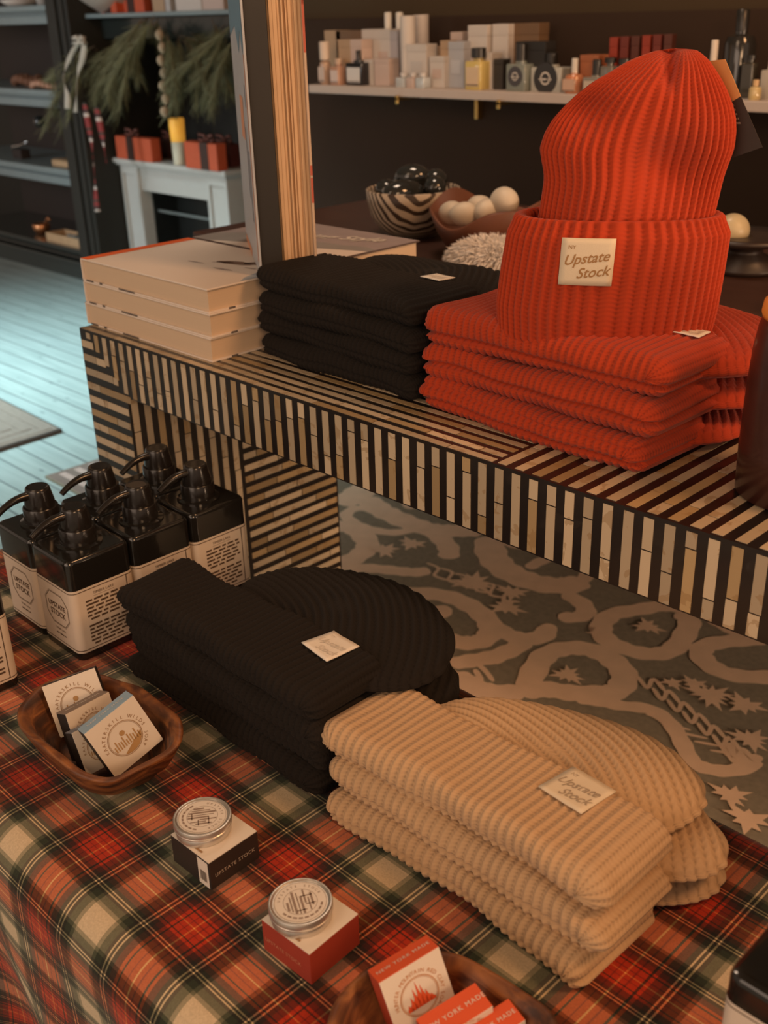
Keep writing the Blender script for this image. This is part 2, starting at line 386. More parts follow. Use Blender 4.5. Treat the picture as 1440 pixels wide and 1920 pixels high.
# ================================================================= PLAID TABLE
def plaid_mat():
    m, nt, b = newmat('plaid_flannel')
    uv = N(nt, 'ShaderNodeUVMap'); s = N(nt, 'ShaderNodeSeparateXYZ'); nt.links.new(uv.outputs[0], s.inputs[0])
    K = (.008, .009, .008); G = (.022, .034, .020); W = (.68, .545, .37); CRM = (.78, .60, .34); RD = (.48, .030, .005); MR = (.10, .012, .010); Y = (.90, .42, .12)
    P = .1556     # full repeat
    stops = [(0, K), (.0013, CRM), (.0034, K), (.0062, K), (.0075, G), (.0165, (.16, .16, .10)), (.0215, W), (.0563, (.16, .16, .10)), (.0613, G), (.0703, K), (.0744, CRM), (.0765, K), (.0791, CRM), (.0812, K),
             (.0865, (.05, .008, .006)), (.0945, RD), (.0985, K), (.1005, RD), (.1085, (.16, .01, .006)), (.1100, RD), (.1160, Y), (.1174, RD), (.1232, (.16, .01, .006)), (.1247, RD), (.1330, K), (.1350, RD), (.1390, (.05, .008, .006)), (.1470, K), (.1522, CRM), (.1543, K)]
    outs = []
    for ax in (0, 1):
        f = math_n(nt, 'FRACT', math_n(nt, 'ADD', s.outputs[ax], 0.))
        cr = N(nt, 'ShaderNodeValToRGB'); cr.color_ramp.interpolation = 'CONSTANT'
        el = cr.color_ramp.elements
        while len(el) > 1: el.remove(el[0])
        el[0].position = 0.; el[0].color = stops[0][1]+(1,)
        for p, c in stops[1:]:
            e = el.new(min(p/P, .9999)); e.color = c+(1,)
        nt.links.new(f, cr.inputs[0]); outs.append(cr.outputs[0])
    # 2/2 twill decides which thread is on top; far away it averages the two
    tw = math_n(nt, 'FRACT', math_n(nt, 'MULTIPLY', math_n(nt, 'ADD', s.outputs[0], math_n(nt, 'MULTIPLY', s.outputs[1], .735)), 100.))
    f = math_n(nt, 'ADD', .33, math_n(nt, 'MULTIPLY', math_n(nt, 'GREATER_THAN', tw, .5), .34))
    c = mixc(nt, f, outs[0], outs[1])
    ge = N(nt, 'ShaderNodeGamma'); ge.inputs[1].default_value = .5; nt.links.new(mixc(nt, 1., outs[0], outs[1], 'MULTIPLY'), ge.inputs[0]); c = mixc(nt, .75, c, ge.outputs[0])
    nz = N(nt, 'ShaderNodeTexNoise', i_Scale=500., i_Detail=2.); tc = N(nt, 'ShaderNodeTexCoord'); nt.links.new(tc.outputs['Object'], nz.inputs['Vector'])
    c = mixc(nt, math_n(nt, 'MULTIPLY', nz.outputs['Fac'], .45), c, (.02, .013, .008))
    nt.links.new(c, b.inputs['Base Color']); b.inputs['Roughness'].default_value = .95; b.inputs['Specular IOR Level'].default_value = .15
    b.inputs['Sheen Weight'].default_value = .15
    bp = N(nt, 'ShaderNodeBump', i_Strength=.25, i_Distance=.001); nt.links.new(nz.outputs['Fac'], bp.inputs['Height']); nt.links.new(bp.outputs[0], b.inputs['Normal'])
    return m
M_plaid = plaid_mat()
def plaid_table():
    t = thing('display_table', 'low wooden display table hidden under the plaid cloth', 'table', (-.6, .58, -ZF))
    wd = mat('table_pine', (.25, .14, .07), .6)
    m = MB(); m.box(-.90, 1.05, -.245, .245, ZF-.033, ZF-.004); put('tabletop', m, wd, t, bevel=.003)
    for sx in (-.84, .96):
        for sy in (-.2, .17):
            m = MB(); m.box(sx, sx+.05, sy, sy+.05, 0, ZF-.033); put('leg', m, wd, t, bevel=.003)
    # the cloth: a profile across the table (arc length drives the plaid), waved where it hangs
    X = np.linspace(-1.53, .48, 260)
    prof = []   # (y, z, arc measured from y=.355 line, hang)
    R = .042; yf = .318+R-.012; yb = .846-.012
    arc = 0
    def seg(y, z, h): prof.append((y, z, h))
    for k in range(26): seg(yb-.004-(yb-.004-yf)*k/25., 0, 0)
    for k in range(1, 13):
        a_ = PI/2*k/12; seg(yf-R*math.sin(a_), -R+R*math.cos(a_), 0)
    for k in range(1, 30): seg(yf-R-.0008*k, -R-.415*k/29., k/29.)
    back = [(yb, -.001, 0), (yb+.008, -.004, 0), (yb+.012, -.014, 0)]+[(yb+.0125, -.014-.4*k/20, 0) for k in range(1, 21)]
    prof = back[::-1]+prof
    prof = [(y, z, h) for y, z, h in prof]
    s = [0.]
    for i in range(1, len(prof)): s.append(s[-1]+math.hypot(prof[i][0]-prof[i-1][0], prof[i][1]-prof[i-1][1]))
    i0 = min(range(len(prof)), key=lambda i: abs(prof[i][0]-.355)+(0 if abs(prof[i][1]) < .001 and prof[i][2] == 0 else 9))
    s0 = s[i0]+(prof[i0][0]-.355)
    Pm = np.zeros((len(prof), len(X), 3)); UV = np.zeros((len(prof), len(X), 2))
    for i, (y, z, h) in enumerate(prof):
        for j, x in enumerate(X):
            hh = h**1.2; w = .022*hh*math.sin(x*21+1.)+.012*hh*math.sin(x*9.7+.4)
            lump = .0012*math.sin(x*17+y*9)*math.cos(y*23-x*5) if (h == 0 and abs(z) < .002 and y < .8) else 0
            Pm[i, j] = (x+.010*hh*math.cos(x*15), y-w*1.3+.055*hh, z+lump*0-.0)
            ty = (s0-s[i])/(.735*.1556)+.5      # y>.355 is the red half
            xs = x+.20*hh*0.415                  # the hanging part is pulled a little askew
            UV[i, j] = ((xs+.858)/.1556+.5, ty)
    m = MB(); m.grid(Pm, UV)
    o = put('tablecloth', m, M_plaid, None, smooth=True)
    tag(o, 'red, green and cream plaid flannel cloth covering the display table', 'tablecloth')
    # ends of the cloth
    so = o.modifiers.new('thick', 'SOLIDIFY'); so.thickness = .0016; so.offset = 1.
plaid_table()

# ================================================================= BONE INLAY CONSOLE
def bone_mat():
    m, nt, b = newmat('bone_inlay')
    at_ = N(nt, 'ShaderNodeAttribute', attribute_name='tone')
    tc = N(nt, 'ShaderNodeTexCoord'); nz = N(nt, 'ShaderNodeTexNoise', i_Scale=38., i_Detail=4., i_Distortion=1.2); nt.links.new(tc.outputs['Object'], nz.inputs['Vector'])
    st = math_n(nt, 'MULTIPLY', math_n(nt, 'GREATER_THAN', nz.outputs['Fac'], .60), .45)
    c = mixc(nt, st, at_.outputs['Color'], (.26, .15, .055)); nt.links.new(c, b.inputs['Base Color'])
    b.inputs['Roughness'].default_value = .38; b.inputs['Coat Weight'].default_value = .15
    return m
M_bone = bone_mat(); M_resin = mat('black_resin', (.014, .010, .009), .3, var=.2, coat=.15)
CY0, CT = .86, .301; CX0, CX1 = -1.592, 1.02; CD = .437; AP = .093; LW = .122
class Inlay(MB):
    def __init__(s): super().__init__(); s.tone = []
    def solid(s, *a):
        n = len(s.v); s.box(*a, mi=0); s.tone += [(0, 0, 0, 1)]*(len(s.v)-n)
    def strip(s, O, U, V, u0, u1, v0, v1, vert):
        """bone piece(s) laid on the face O + u*U + v*V; broken once or twice along its length"""
        O, U, V = np.array(O, float), np.array(U, float), np.array(V, float); nrm = np.cross(U, V)
        a, c = (v0, v1) if vert else (u0, u1); cuts = [a]; x = a+random.uniform(.02, .10)
        while x < c-.012: cuts.append(x); x += random.uniform(.05, .13)
        cuts.append(c); g = .0008
        for i in range(len(cuts)-1):
            t = random.random(); base = np.array((.60, .48, .33))*(random.uniform(.62, 1.0))
            if t < .22: base = base*np.array((.75, .66, .50))
            p0, p1 = cuts[i]+g, cuts[i+1]-g; j = random.uniform(-.0006, .0006)
            uu = (u0+j, u1+j, p0, p1) if vert else (p0, p1, v0+j, v1+j)
            n = len(s.v); q = O+U*uu[0]+V*uu[2]-nrm*.0002
            s.obox(q, U*(uu[1]-uu[0]), V*(uu[3]-uu[2]), nrm*.0007, mi=1)
            s.tone += [(*base, 1)]*(len(s.v)-n)
PT = .02395; BW = .0118
def console():
    t = thing('console_table', 'long console table with black and bone striped inlay standing behind the plaid table', 'table', (0, 0, -ZF))
    zt = CT+ZF
    m = Inlay(); m.solid(CX0, CX1, CY0, CY0+CD, zt-AP, zt)
    X = (1, 0, 0); Y = (0, 1, 0); Z = (0, 0, 1)
    O = (0, CY0, 0)                     # front face: u = x, v = z, normal -y
    k = 0; x = -.7105
    xs = []
    while x > CX0+.004: xs.append(x); x -= PT
    x = -.7105+PT
    while x < CX1-.004: xs.append(x); x += PT
    for x in xs:
        lo = zt-AP+.001
        if x < CX0+LW: lo = zt-(x-CX0)*AP/LW*1.0
        hi = zt-.0035
        if hi-lo > .006: m.strip(O, X, Z, x, x+BW, lo, hi, True)
    # top face: long strips on the left half, strips across on the right half
    O2 = (0, 0, zt); y = CY0+.0012; r = 0
    while y < CY0+CD-.01:
        m.strip(O2, X, Y, CX0+.002, -.716, y, y+BW*.85, False); y += PT*.78
    for x in xs:
        if x > -.714: m.strip(O2, X, Y, x, x+BW, CY0+.003, CY0+CD-.003, True)
    # left end of the slab (faces -x)
    put('top', m, [M_resin, M_bone], t, col=m.tone, bevel=0)
    def leg(x0, inner, name='leg'):
        x1 = x0+LW; m = Inlay(); zb = zt-AP; m.solid(x0, x1, CY0, CY0+CD, .009, zb)
        k = 0; z = zt-.030
        while z > .02:
            a0, a1 = x0+.001, x0+LW-.001
            if z+BW > zb:                                   # mitre into the apron
                a1 = x0+(zt-z)*LW/AP-.002
                if a1-a0 > .01:
                    m.strip((0, CY0-.0002, 0), X, Z, a0, a1, z, z+BW, False)
            else: m.strip((0, CY0, 0), X, Z, a0, a1, z, z+BW, False)
            z -= PT
        if inner:      # inner face looks towards +x
            y = CY0+.004
            while y < CY0+.208: m.strip((x1, 0, 0), Y, Z, y, y+BW, .012, zb-.002, True); y += PT
            z = zb-.02
            while z > .02: m.strip((x1, 0, 0), Y, Z, CY0+.216, CY0+CD-.003, z, z+BW, False); z -= PT*.92
        put(name, m, [M_resin, M_bone], t, col=m.tone)
    leg(CX0, True); leg(CX1-LW, False)
console()
# ================================================================= KNITTED HATS
LAM = .0101          # rib spacing
def sstep(a, b, x):
    t = np.clip((x-a)/(b-a), 0, 1); return t*t*(3-2*t)
def cuff_mesh(W, D, H, amp=.0013, creases=((-12, .30),), wave=(0, 0, 0), seed=0, q=7, endr=.8, bulge=0.):
    """folded band: a flat slab whose ribs run along y over the front fold, rounded at both ends.
    local frame: x 0..W, y 0 (front fold) .. D, z 0..H"""
    R = H/2.; Re = R*endr; Rf = R*.9
    nx = int(W/LAM*q); ne = 14
    # section loop in x-z, half = top side from left end mid to right end mid
    half = []       # (base x, nx, nz, arc)
    for k in range(ne): a = PI-(PI/2)*k/ne; half.append((Re, math.cos(a), math.sin(a), -Re*(PI/2)*(1-k/ne)))
    for k in range(nx+1): x = Re+(W-2*Re)*k/nx; half.append((x, 0, 1, x-Re))
    for k in range(1, ne+1): a = PI/2-(PI/2)*k/ne; half.append((W-Re, math.cos(a), math.sin(a), W-2*Re+Re*(PI/2)*k/ne))
    nh = len(half)
    loop = [(b, n1, n2, ar, 1) for b, n1, n2, ar in half]+[(b, n1, -n2, ar, -1) for b, n1, n2, ar in half[::-1][1:-1]]
    B = np.array(loop)          # (m,5)
    ph0 = np.linspace(0, PI/2, 15)
    ys = np.linspace(D-R*.5, Rf, 30)
    ts = [('back', a) for a in np.linspace(PI/2, 0, 6)[:-1]]+[('flat', y) for y in ys]+[('front', a) for a in ph0[1:]]
    m = len(B); P = np.zeros((m, len(ts), 3)); UV = np.zeros((m, len(ts), 2))
    arc = 0.; last = None
    for j, (kd, v) in enumerate(ts):
        if kd == 'flat': c, s_, y0, ry = 1., 0., v, 0
        elif kd == 'back': c, s_, y0, ry = math.cos(v), math.sin(v), D-R*.5, -R*.5
        else: c, s_, y0, ry = math.cos(v), math.sin(v), Rf, Rf
        rib = amp*(np.cos(2*PI*B[:, 3]/LAM)*.8+.2*np.cos(4*PI*B[:, 3]/LAM))
        nz = B[:, 2]*c; psi = np.degrees(np.arcsin(np.clip(nz, -1, 1)))
        inset = np.zeros(m)
        for pc, dep in creases:
            inset += dep*np.exp(-((psi-pc)/8.)**2)
        side = np.clip(s_ + np.abs(B[:, 1]), 0, 1) if kd != 'back' else np.zeros(m)
        ff = 1-inset*side*(1 if kd != 'flat' else .6)
        rr = 1.
        P[:, j, 0] = B[:, 0]+B[:, 1]*c*Re*ff+B[:, 1]*rib*c
        P[:, j, 1] = y0-s_*ry*ff-(s_*rib if kd == 'front' else 0)
        P[:, j, 2] = R+R*nz*(1+0*ff)+nz*rib
        P[:, j, 2] -= 0
        UV[:, j, 0] = B[:, 3]/LAM
        if j: arc += {'flat': abs((ys[0]-ys[-1])/(len(ys)-1)), 'back': R*.5*PI/2/5, 'front': R*1.1*PI/2/14}[kd]
        UV[:, j, 1] = arc/.0048
    x = P[:, :, 0]; y = P[:, :, 1]; z = P[:, :, 2]; rr = np.random.RandomState(seed)
    a1, a2, a3 = wave; p1, p2 = rr.uniform(0, 6, 2)
    zt = z/H
    z += a1*np.sin(x/W*2*PI*.9+p1)*(.3+.7*zt)+a2*np.sin(x/W*2*PI*1.9+p2+y*20)*zt
    y += a3*np.sin(x/W*2*PI*1.1+p2)*(1-y/D)+.0015*np.sin(x*60+p1+z*80)
    z += bulge*np.sin(np.clip(x/W, 0, 1)*PI)*zt*np.clip(y/D, 0, 1)
    sl = rr.uniform(.5, 1., 4); q1, q2, q3, q4 = rr.uniform(0, 6, 4)
    z += zt*(.0016*np.sin(x*31+q1)*np.cos(y*26+q2)+.0011*np.sin(x*57+y*33+q3))-.0035*sl[0]*zt*sstep(W*.86, W, x)-.003*sl[1]*zt*sstep(W*.10, 0., x)
    y += .0022*np.sin(z*95+x*19+q4)*sstep(D*.5, 0, y); x += .0022*np.sin(z*120+q1)*(np.abs(x-W/2)/(W/2))**4
    mb = MB(); mb.grid(P, UV, closeu=True); return mb
def crown_mesh(a, b, H, amp=.0016, seed=0, sag=.2, n=150, lean=0.):
    """the soft crown lying behind the cuff: a pillow with ribs following its outline. centre at origin, z 0..H"""
    rr = np.random.RandomState(seed); p1, p2, p3 = rr.uniform(0, 6, 3)
    rho = np.concatenate([np.linspace(0.02, 1., 110), np.ones(0)]); th = np.linspace(0, 2*PI, n+1)
    rows = []; uv = []
    arcs = 0
    for k, r in enumerate(rho):
        e = .98*r; dome = (1-r**2.6)**.5 if r < 1 else 0
        amp_ = amp*min(1, (1.02-r)*20)*min(1, r*5)
        pass
        bl = 1+.05*np.sin(2*th+p1)+.03*np.sin(3*th+p2)
        x = a*e*np.cos(th)*bl; y = b*e*np.sin(th)*bl
        dd = np.hypot(x+a*.8, y+b*1.9); ribz = amp_*np.cos(2*PI*dd/LAM)
        z = H*.45+H*.55*dome*(1-sag*np.exp(-((x/a+.25)**2+(y/b+.45)**2)*4))+ribz+.004*np.sin(x*30+p3)*dome
        z += lean*x
        rows.append(np.stack([x, y, z], -1)); uv.append(np.stack([dd/LAM, np.arctan2(y+b*1.9, x+a*.8)*a*1.1/.0048], -1))
    for k in range(1, 10):
        t = k/9.; x = rows[109][:, 0]*(1-.35*t**3); y = rows[109][:, 1]*(1-.35*t**3); z = rows[109][:, 2]*(1-t)**1.0
        dd = np.hypot(rows[109][:, 0]+a*.8, rows[109][:, 1]+b*1.9); bu = 1+.05*math.sin(PI*t)+.014*np.cos(2*PI*dd/LAM)*(1-t)
        rows.append(np.stack([x*bu, y*bu, z], -1)); uv.append(np.stack([dd/LAM, np.arctan2(rows[109][:, 1]+b*1.9, rows[109][:, 0]+a*.8)*a*1.1/.0048+t*H/.0048], -1))
    rows = [np.repeat(np.mean(rows[0], 0)[None], n+1, 0)]+rows; uv = [uv[0]]+uv
    mb = MB(); mb.grid(np.array(rows), np.array(uv)); return mb
def patch(parent, fn, w, h, m, ink, faint=False, nm='woven_label'):
    mb = MB(); n = 8
    P = np.array([[fn((i/n-.5)*w, (j/n-.5)*h, .0006) for j in range(n+1)] for i in range(n+1)]); Q = np.array([[fn((i/n-.5)*w, (j/n-.5)*h, -.001) for j in range(n+1)] for i in range(n+1)])
    mb.grid(P)
    o = put(nm, mb, m, parent, smooth=True)
    so = o.modifiers.new('s', 'SOLIDIFY'); so.thickness = .0012; so.offset = 0
    mb = MB(); g = lambda x, y: fn(x, y, .0016)
    add_text(mb, 'NY', g, -.30*w, .27*h, .12*h, rot=-.05)
    add_text(mb, 'Upstate', g, -.02*w, -.02*h, .27*w, shear=.45, rot=.13, bold=.012)
    add_text(mb, 'Stock', g, .12*w, -.31*h, .27*w, shear=.45, rot=.13, bold=.012)
    put('lettering', mb, ink, o)
    return o
def folded_hat(name, label, loc, W, D, H, m, seed, rotz=0., creases=((-12, .3),), crown=None, group=None, wave=(.002, .0015, .003), q=7, label_at=None, pm=None, pink=None, tilt=(0, 0), endr=.8, faint=False, bulge=0., cat='hat'):
    t = thing(name, label, cat, (loc[0], loc[1], loc[2]-0), rotz, group)
    t.rotation_euler[0] = tilt[0]; t.rotation_euler[1] = tilt[1]
    mb = cuff_mesh(W, D, H, creases=creases, wave=wave, seed=seed, q=q, endr=endr, bulge=bulge)
    cf = put('cuff', mb, m, t, smooth=True)
    if crown:
        cx, cy, a, b, ch, cz = crown[:6]; rz = crown[6] if len(crown) > 6 else 0
        cm = crown_mesh(a, b, ch, seed=seed+5, lean=crown[7] if len(crown) > 7 else 0.)
        put('crown', cm, m, t, smooth=True, loc=(cx, cy, cz), rotz=rz)
    if label_at:
        x, y, w, h, ra = label_at; A = np.array(mb.v); c, s_ = math.cos(ra), math.sin(ra)
        top = A[A[:, 2] > H*.6]
        def fn(u, v, o_):
            X, Y = x+u*c-v*s_, y+u*s_+v*c
            d = (top[:, 0]-X)**2+(top[:, 1]-Y)**2; k = np.argsort(d)[:60]
            return (X, Y, top[k, 2].max()+.0004+o_)
        patch(t, fn, w, h, pm, pink)
    return t
M_gink = mat('grey_ink', (.36, .28, .20), .8); M_fink = mat('faint_ink', (.60, .54, .47), .8)
M_bink = mat('tan_thread', (.33, .18, .07), .8)
GB = 'beige ribbed hats folded in a stack'; GK = 'black ribbed hats folded in a stack on the plaid cloth'; GO = 'orange ribbed hats folded under the upright one'; GS = 'black ribbed hats folded in a stack on the console'
# --- beige stack (front right)
# heights: bottom, middle, top
folded_hat('beanie', 'folded beige ribbed beanie at the bottom of the beige stack, touching the plaid cloth', (-.690, .572, 0.0), .325, .115, .035, M_knit_b, 1, -.02, ((-12, .6),), (.195, .155, .155, .085, .032, 0, .2), GB, (.0015, .001, .004))
folded_hat('beanie', 'folded beige ribbed beanie in the middle of the beige stack', (-.700, .578, .034), .345, .112, .037, M_knit_b, 12, -.01, ((-18, .62),), (.205, .145, .150, .085, .034, -.001, .22), GB, (.0015, .0015, .003), endr=1.2)
folded_hat('beanie', 'folded beige ribbed beanie on top of the beige stack with a cream square label', (-.712, .583, .069), .350, .112, .038, M_knit_b, 3, .012, ((-34, .62),), (.200, .132, .153, .088, .040, -.008, .26, -.02), GB, (.002, .0015, .002), label_at=(.262, .084, .052, .047, -.12), pm=M_patch, pink=M_gink, endr=1.3, bulge=-.003)
# --- black stack on the table
zz = 0.
for i, (H, lab) in enumerate([(.036, 'folded black ribbed beanie at the bottom of the black stack on the plaid cloth'), (.034, 'folded black ribbed beanie second from the bottom of the black stack on the plaid cloth'),
                              (.033, 'folded black ribbed beanie third from the bottom of the black stack on the plaid cloth'), (.034, 'folded black ribbed beanie on top of the table stack with a white label')]):
    top = i == 3
    folded_hat('beanie', lab, (-1.075+.006*i-(.015 if i == 3 else 0), .575+.004*math.sin(i*2.), zz), .365, .105, H, M_knit_k, 20+i, .01*math.sin(i*3), ((-10, .3),),
               (.245, .150, .165, .085 if not top else .10, H, -.002), GK, (.0015, .0015, .003), q=6, endr=1.1,
               label_at=(.305, .080, .046, .044, -.10) if top else None, pm=M_patchk, pink=M_fink)
    zz += H-.001
# --- black stack on the console
zz = CT
for i, (H, nm) in enumerate([(.034, 'at the bottom of'), (.033, 'second from the bottom of'), (.032, 'third from the bottom of'), (.034, 'on top of')]):
    top = i == 3
    folded_hat('beanie', 'folded black ribbed beanie %s the black stack beside the books' % nm, (-1.250+.004*math.sin(i*4), .958+.004*math.sin(i*2.5), zz), .335, .13, H, M_knit_k, 30+i, -.06, ((-10, .3),),
               (.20, .17, .155, .085, H, -.002), GS, (.002, .002, .004), q=6, endr=1.1,
               label_at=(.262, .118, .036, .030, 0) if top else None, pm=M_patchk, pink=M_fink)
    zz += H-.001
# --- orange stack on the console
oz = CT
folded_hat('beanie', 'folded orange ribbed beanie at the bottom of the orange stack, lying on the striped console', (-.908, .938, oz), .340, .135, .040, M_knit_o, 41, -.045, ((-20, .6), (30, .35)), (.22, .17, .15, .10, .04, 0, 0), GO, (.0025, .0015, .004), endr=1.0)
folded_hat('beanie', 'folded orange ribbed beanie in the middle of the orange stack', (-.910, .944, oz+.0395), .350, .135, .043, M_knit_o, 42, -.03, ((-5, .65),), (.23, .17, .15, .10, .04, -.002), GO, (.002, .0015, .003), endr=1.0, label_at=None)
folded_hat('beanie', 'folded orange ribbed beanie just beneath the upright orange beanie', (-.908, .944, oz+.082), .352, .14, .046, M_knit_o, 43, 0., ((-22, .65),), (.245, .165, .158, .115, .052, -.006, .1), GO, (.003, .002, .003), endr=1.1, label_at=(.305, .105, .05, .03, .1), pm=M_patchk, pink=M_fink)
# --- the upright beanie
def upright_beanie():
    c0 = np.array([-.69, 1.035]); ang = math.radians(35); zb = CT+.121
    t = thing('beanie', 'tall orange ribbed beanie standing upright on the orange stack with a square label', 'hat', (c0[0], c0[1], zb), ang)
    # outline: height, left, right, half depth
    T = np.array([(.421, -.126, .112, .058), (.448, -.128, .116, .062), (.490, -.123, .119, .064), (.528, -.117, .121, .063), (.5405, -.111, .115, .058)])
    Cr = np.array([(.430, -.100, .100, .046), (.50, -.092, .100, .048), (.545, -.083, .102, .05), (.588, -.0775, .108, .052), (.618, -.084, .116, .053), (.634, -.079, .116, .052), (.648, -.071, .114, .049), (.660, -.060, .110, .046), (.672, -.047, .104, .043), (.684, -.031, .097, .038),
                   (.694, -.013, .090, .033), (.703, .002, .083, .027), (.709, .017, .076, .020), (.713, .030, .070, .013), (.7145, .044, .056, .006)])
    def loft(T, nz, name, ribs, amp, close=False, flip=1, seed=0, pinch=False):
        zs0 = T[:, 0]; tt = np.linspace(0, 1, len(T)); ti = np.linspace(0, 1, nz)
        f = lambda k: np.interp(ti, tt, T[:, k])
        def sm(a):
            b = a.copy()
            for _ in range(3): b[1:-1] = (b[:-2]+2*b[1:-1]+b[2:])/4
            return b
        Z, L, R_, Dp = [sm(f(k)) for k in range(4)]
        n = ribs*8; th = np.linspace(0, 2*PI, n+1); rows = []; uv = []; arc = 0
        for k in range(nz):
            if k: arc += math.hypot(Z[k]-Z[k-1], (L[k]-L[k-1])*.6)
            cx = (L[k]+R_[k])/2; a = (R_[k]-L[k])/2; b = Dp[k]
            cs, sn = np.cos(th), np.sin(th)
            e = 2/2.35
            X = cx+a*np.sign(cs)*np.abs(cs)**e; Y = b*np.sign(sn)*np.abs(sn)**e
            sc = min(1, a/.07); rib = amp*np.cos(ribs*th)*sc
            nn = np.stack([cs/a, sn/b], -1); nn /= np.linalg.norm(nn, axis=1)[:, None]
            X = X+nn[:, 0]*rib; Y = Y+nn[:, 1]*rib
            zz_ = np.full(n+1, Z[k]-zb)
            if pinch:
                h = Z[k]
                # soft dents: a hollow at the upper right front, a fold on the left shoulder
                g1 = np.exp(-((X-.050)/.035)**2-((h-.600)/.035)**2)*(Y < 0); Y = Y+.030*g1
                g2 = np.exp(-((X+.035)/.030)**2-((h-.655)/.02)**2)*(Y < 0); Y = Y+.014*g2
                g3 = np.exp(-((X-.045)/.007)**2)*sstep(.668, .70, np.array(h))*(Y < 0); Y = Y+.018*g3; zz_ = zz_-.004*g3
                g4 = np.exp(-((X+.02)/.03)**2-((h-.575)/.03)**2)*(Y < 0); Y = Y-.006*g4
            rows.append(np.stack([X, Y, zz_], -1)); uv.append(np.stack([ribs*th/(2*PI), np.full(n+1, arc/.0048)], -1))
        return rows, uv
    rows, uv = loft(T, 60, 'cuff', 56, .0019)
    # roll the top lip of the cuff inwards
    lip = []; luv = []
    r0 = rows[-1]; c = r0.mean(0)
    for k in range(1, 9):
        a_ = PI*k/8; s_ = 1-.085*(1-math.cos(a_))/2*1.0
        q = r0.copy(); q[:, :2] = c[:2]+(r0[:, :2]-c[:2])*(1-.12*(1-math.cos(a_))/2); q[:, 2] = r0[:, 2]+.007*math.sin(a_)-(.012 if k == 8 else 0); lip.append(q); luv.append(uv[-1]+np.array([0, k*.2]))
    r1 = rows[0]; bot = []
    for k in range(1, 6):
        a_ = PI/2*k/5; q = r1.copy(); q[:, :2] = r1[:, :2]*(1-.06*(1-math.cos(a_))); q[:, 2] = r1[:, 2]-.006*math.sin(a_); bot.append(q)
    allr = bot[::-1]+rows+lip; alluv = [uv[0]]*5+uv+luv
    # the lower edge dips towards the viewer
    A = np.array(allr); fr = np.clip(-A[:, :, 1]/.06, 0, 1); A[:, :, 2] += -.006*fr*np.clip(1-A[:, :, 2]/.03, 0, 1)+.003
    mb = MB(); mb.grid(A, np.array(alluv)); put('cuff', mb, M_knit_o, t, smooth=True)
    rows, uv = loft(Cr, 120, 'crown', 54, .0018, pinch=True)
    top = rows[-1].mean(0); top[2] += .0006; rows.append(np.repeat(top[None], len(rows[-1]), 0)); uv.append(uv[-1])
    mb = MB(); mb.grid(np.array(rows), np.array(uv)); put('crown', mb, M_knit_o, t, smooth=True)
    # label on the cuff front
    b = .0635
    def fn(u, v, o_):
        x = -.029+u+v*.05; z = .5065+v-zb; a = .1235; cx = .003; q = max(0, 1-abs((x-cx)/a)**2.35)**(1/2.35)
        return (x, -(b*q+.0022+o_), z+.003)
    patch(t, fn, .0565, .050, M_patch, M_bink)
    return t
upright_beanie()
# hang tag
def hang_tag():
    t = thing('hang_tag', 'kraft and black card tag hanging behind the crown of the upright orange beanie', 'tag', (-.555, 1.13, .42))
    Y = 1.13; P = [ony(x, y, 1.10+0.05*k) for x, y, k in [(1296, 118, 0), (1360, 111, 0), (1430, 276, 0), (1362, 300, 0)]]
    P = [p-np.array([-.555, 1.13, .42]) for p in P]; TL, TR, BR, BL = P
    L = lambda a, b_, f: a+(b_-a)*f
    nrm = np.cross(TR-TL, BL-TL); nrm /= np.linalg.norm(nrm)
    if nrm[1] > 0: nrm = -nrm
    def slab(A, B, C, D_, m, nm, par, dz=0, th=.0008):
        m_ = MB(); q = [A, B, C, D_]; m_.add([p+nrm*(dz+th) for p in q]+[p+nrm*dz for p in q], [(0, 1, 2, 3), (7, 6, 5, 4), (0, 4, 5, 1), (1, 5, 6, 2), (2, 6, 7, 3), (3, 7, 4, 0)]); return put(nm, m_, m, par)
    f = .42
    c1 = slab(TL, TR, L(TR, BR, f), L(TL, BL, f+.12), mat('kraft_card', (.62, .30, .10), .7), 'kraft_band', t)
    c2 = slab(L(TL, BL, f+.12), L(TR, BR, f), BR, BL, mat('black_card', (.030, .022, .018), .7), 'card', t)
    m_ = MB(); fn = lambda u, v: TL+(TR-TL)*u+(BL-TL)*v+nrm*.0012
    for k in range(6): words(m_, fn, .30, .8, .40+.045*k, .03, seed=k)
    put('lettering', m_, mat('grey_print', (.25, .20, .16), .8), c2)
    m_ = MB(); words(m_, fn, .15, .55, .16, .07, seed=3); words(m_, fn, .15, .5, .28, .05, seed=5); put('lettering', m_, M_ink, c1)
hang_tag()

# ================================================================= BOTTLES
def rrect(w, d, r, n=6):
    P = []
    for cx, cy, a0 in ((w/2-r, d/2-r, 0), (-w/2+r, d/2-r, PI/2), (-w/2+r, -d/2+r, PI), (w/2-r, -d/2+r, 3*PI/2)):
        for k in range(n+1): a = a0+PI/2*k/n; P.append((cx+r*math.cos(a), cy+r*math.sin(a)))
    return P
def loft_rr(mb, levels, n=6, mi=0):
    rows = [[(x, y, z) for x, y in rrect(w, d, min(r, w/2-1e-4, d/2-1e-4), n)] for w, d, r, z in levels]
    k = len(rows[0]); o = len(mb.v)
    vs = [p for r in rows for p in r]; fs = []
    for i in range(len(rows)-1):
        for j in range(k): j2 = (j+1) % k; fs.append((i*k+j, i*k+j2, (i+1)*k+j2, (i+1)*k+j))
    fs.append(tuple(range(k-1, -1, -1))); fs.append(tuple((len(rows)-1)*k+j for j in range(k)))
    mb.add(vs, fs, mi)
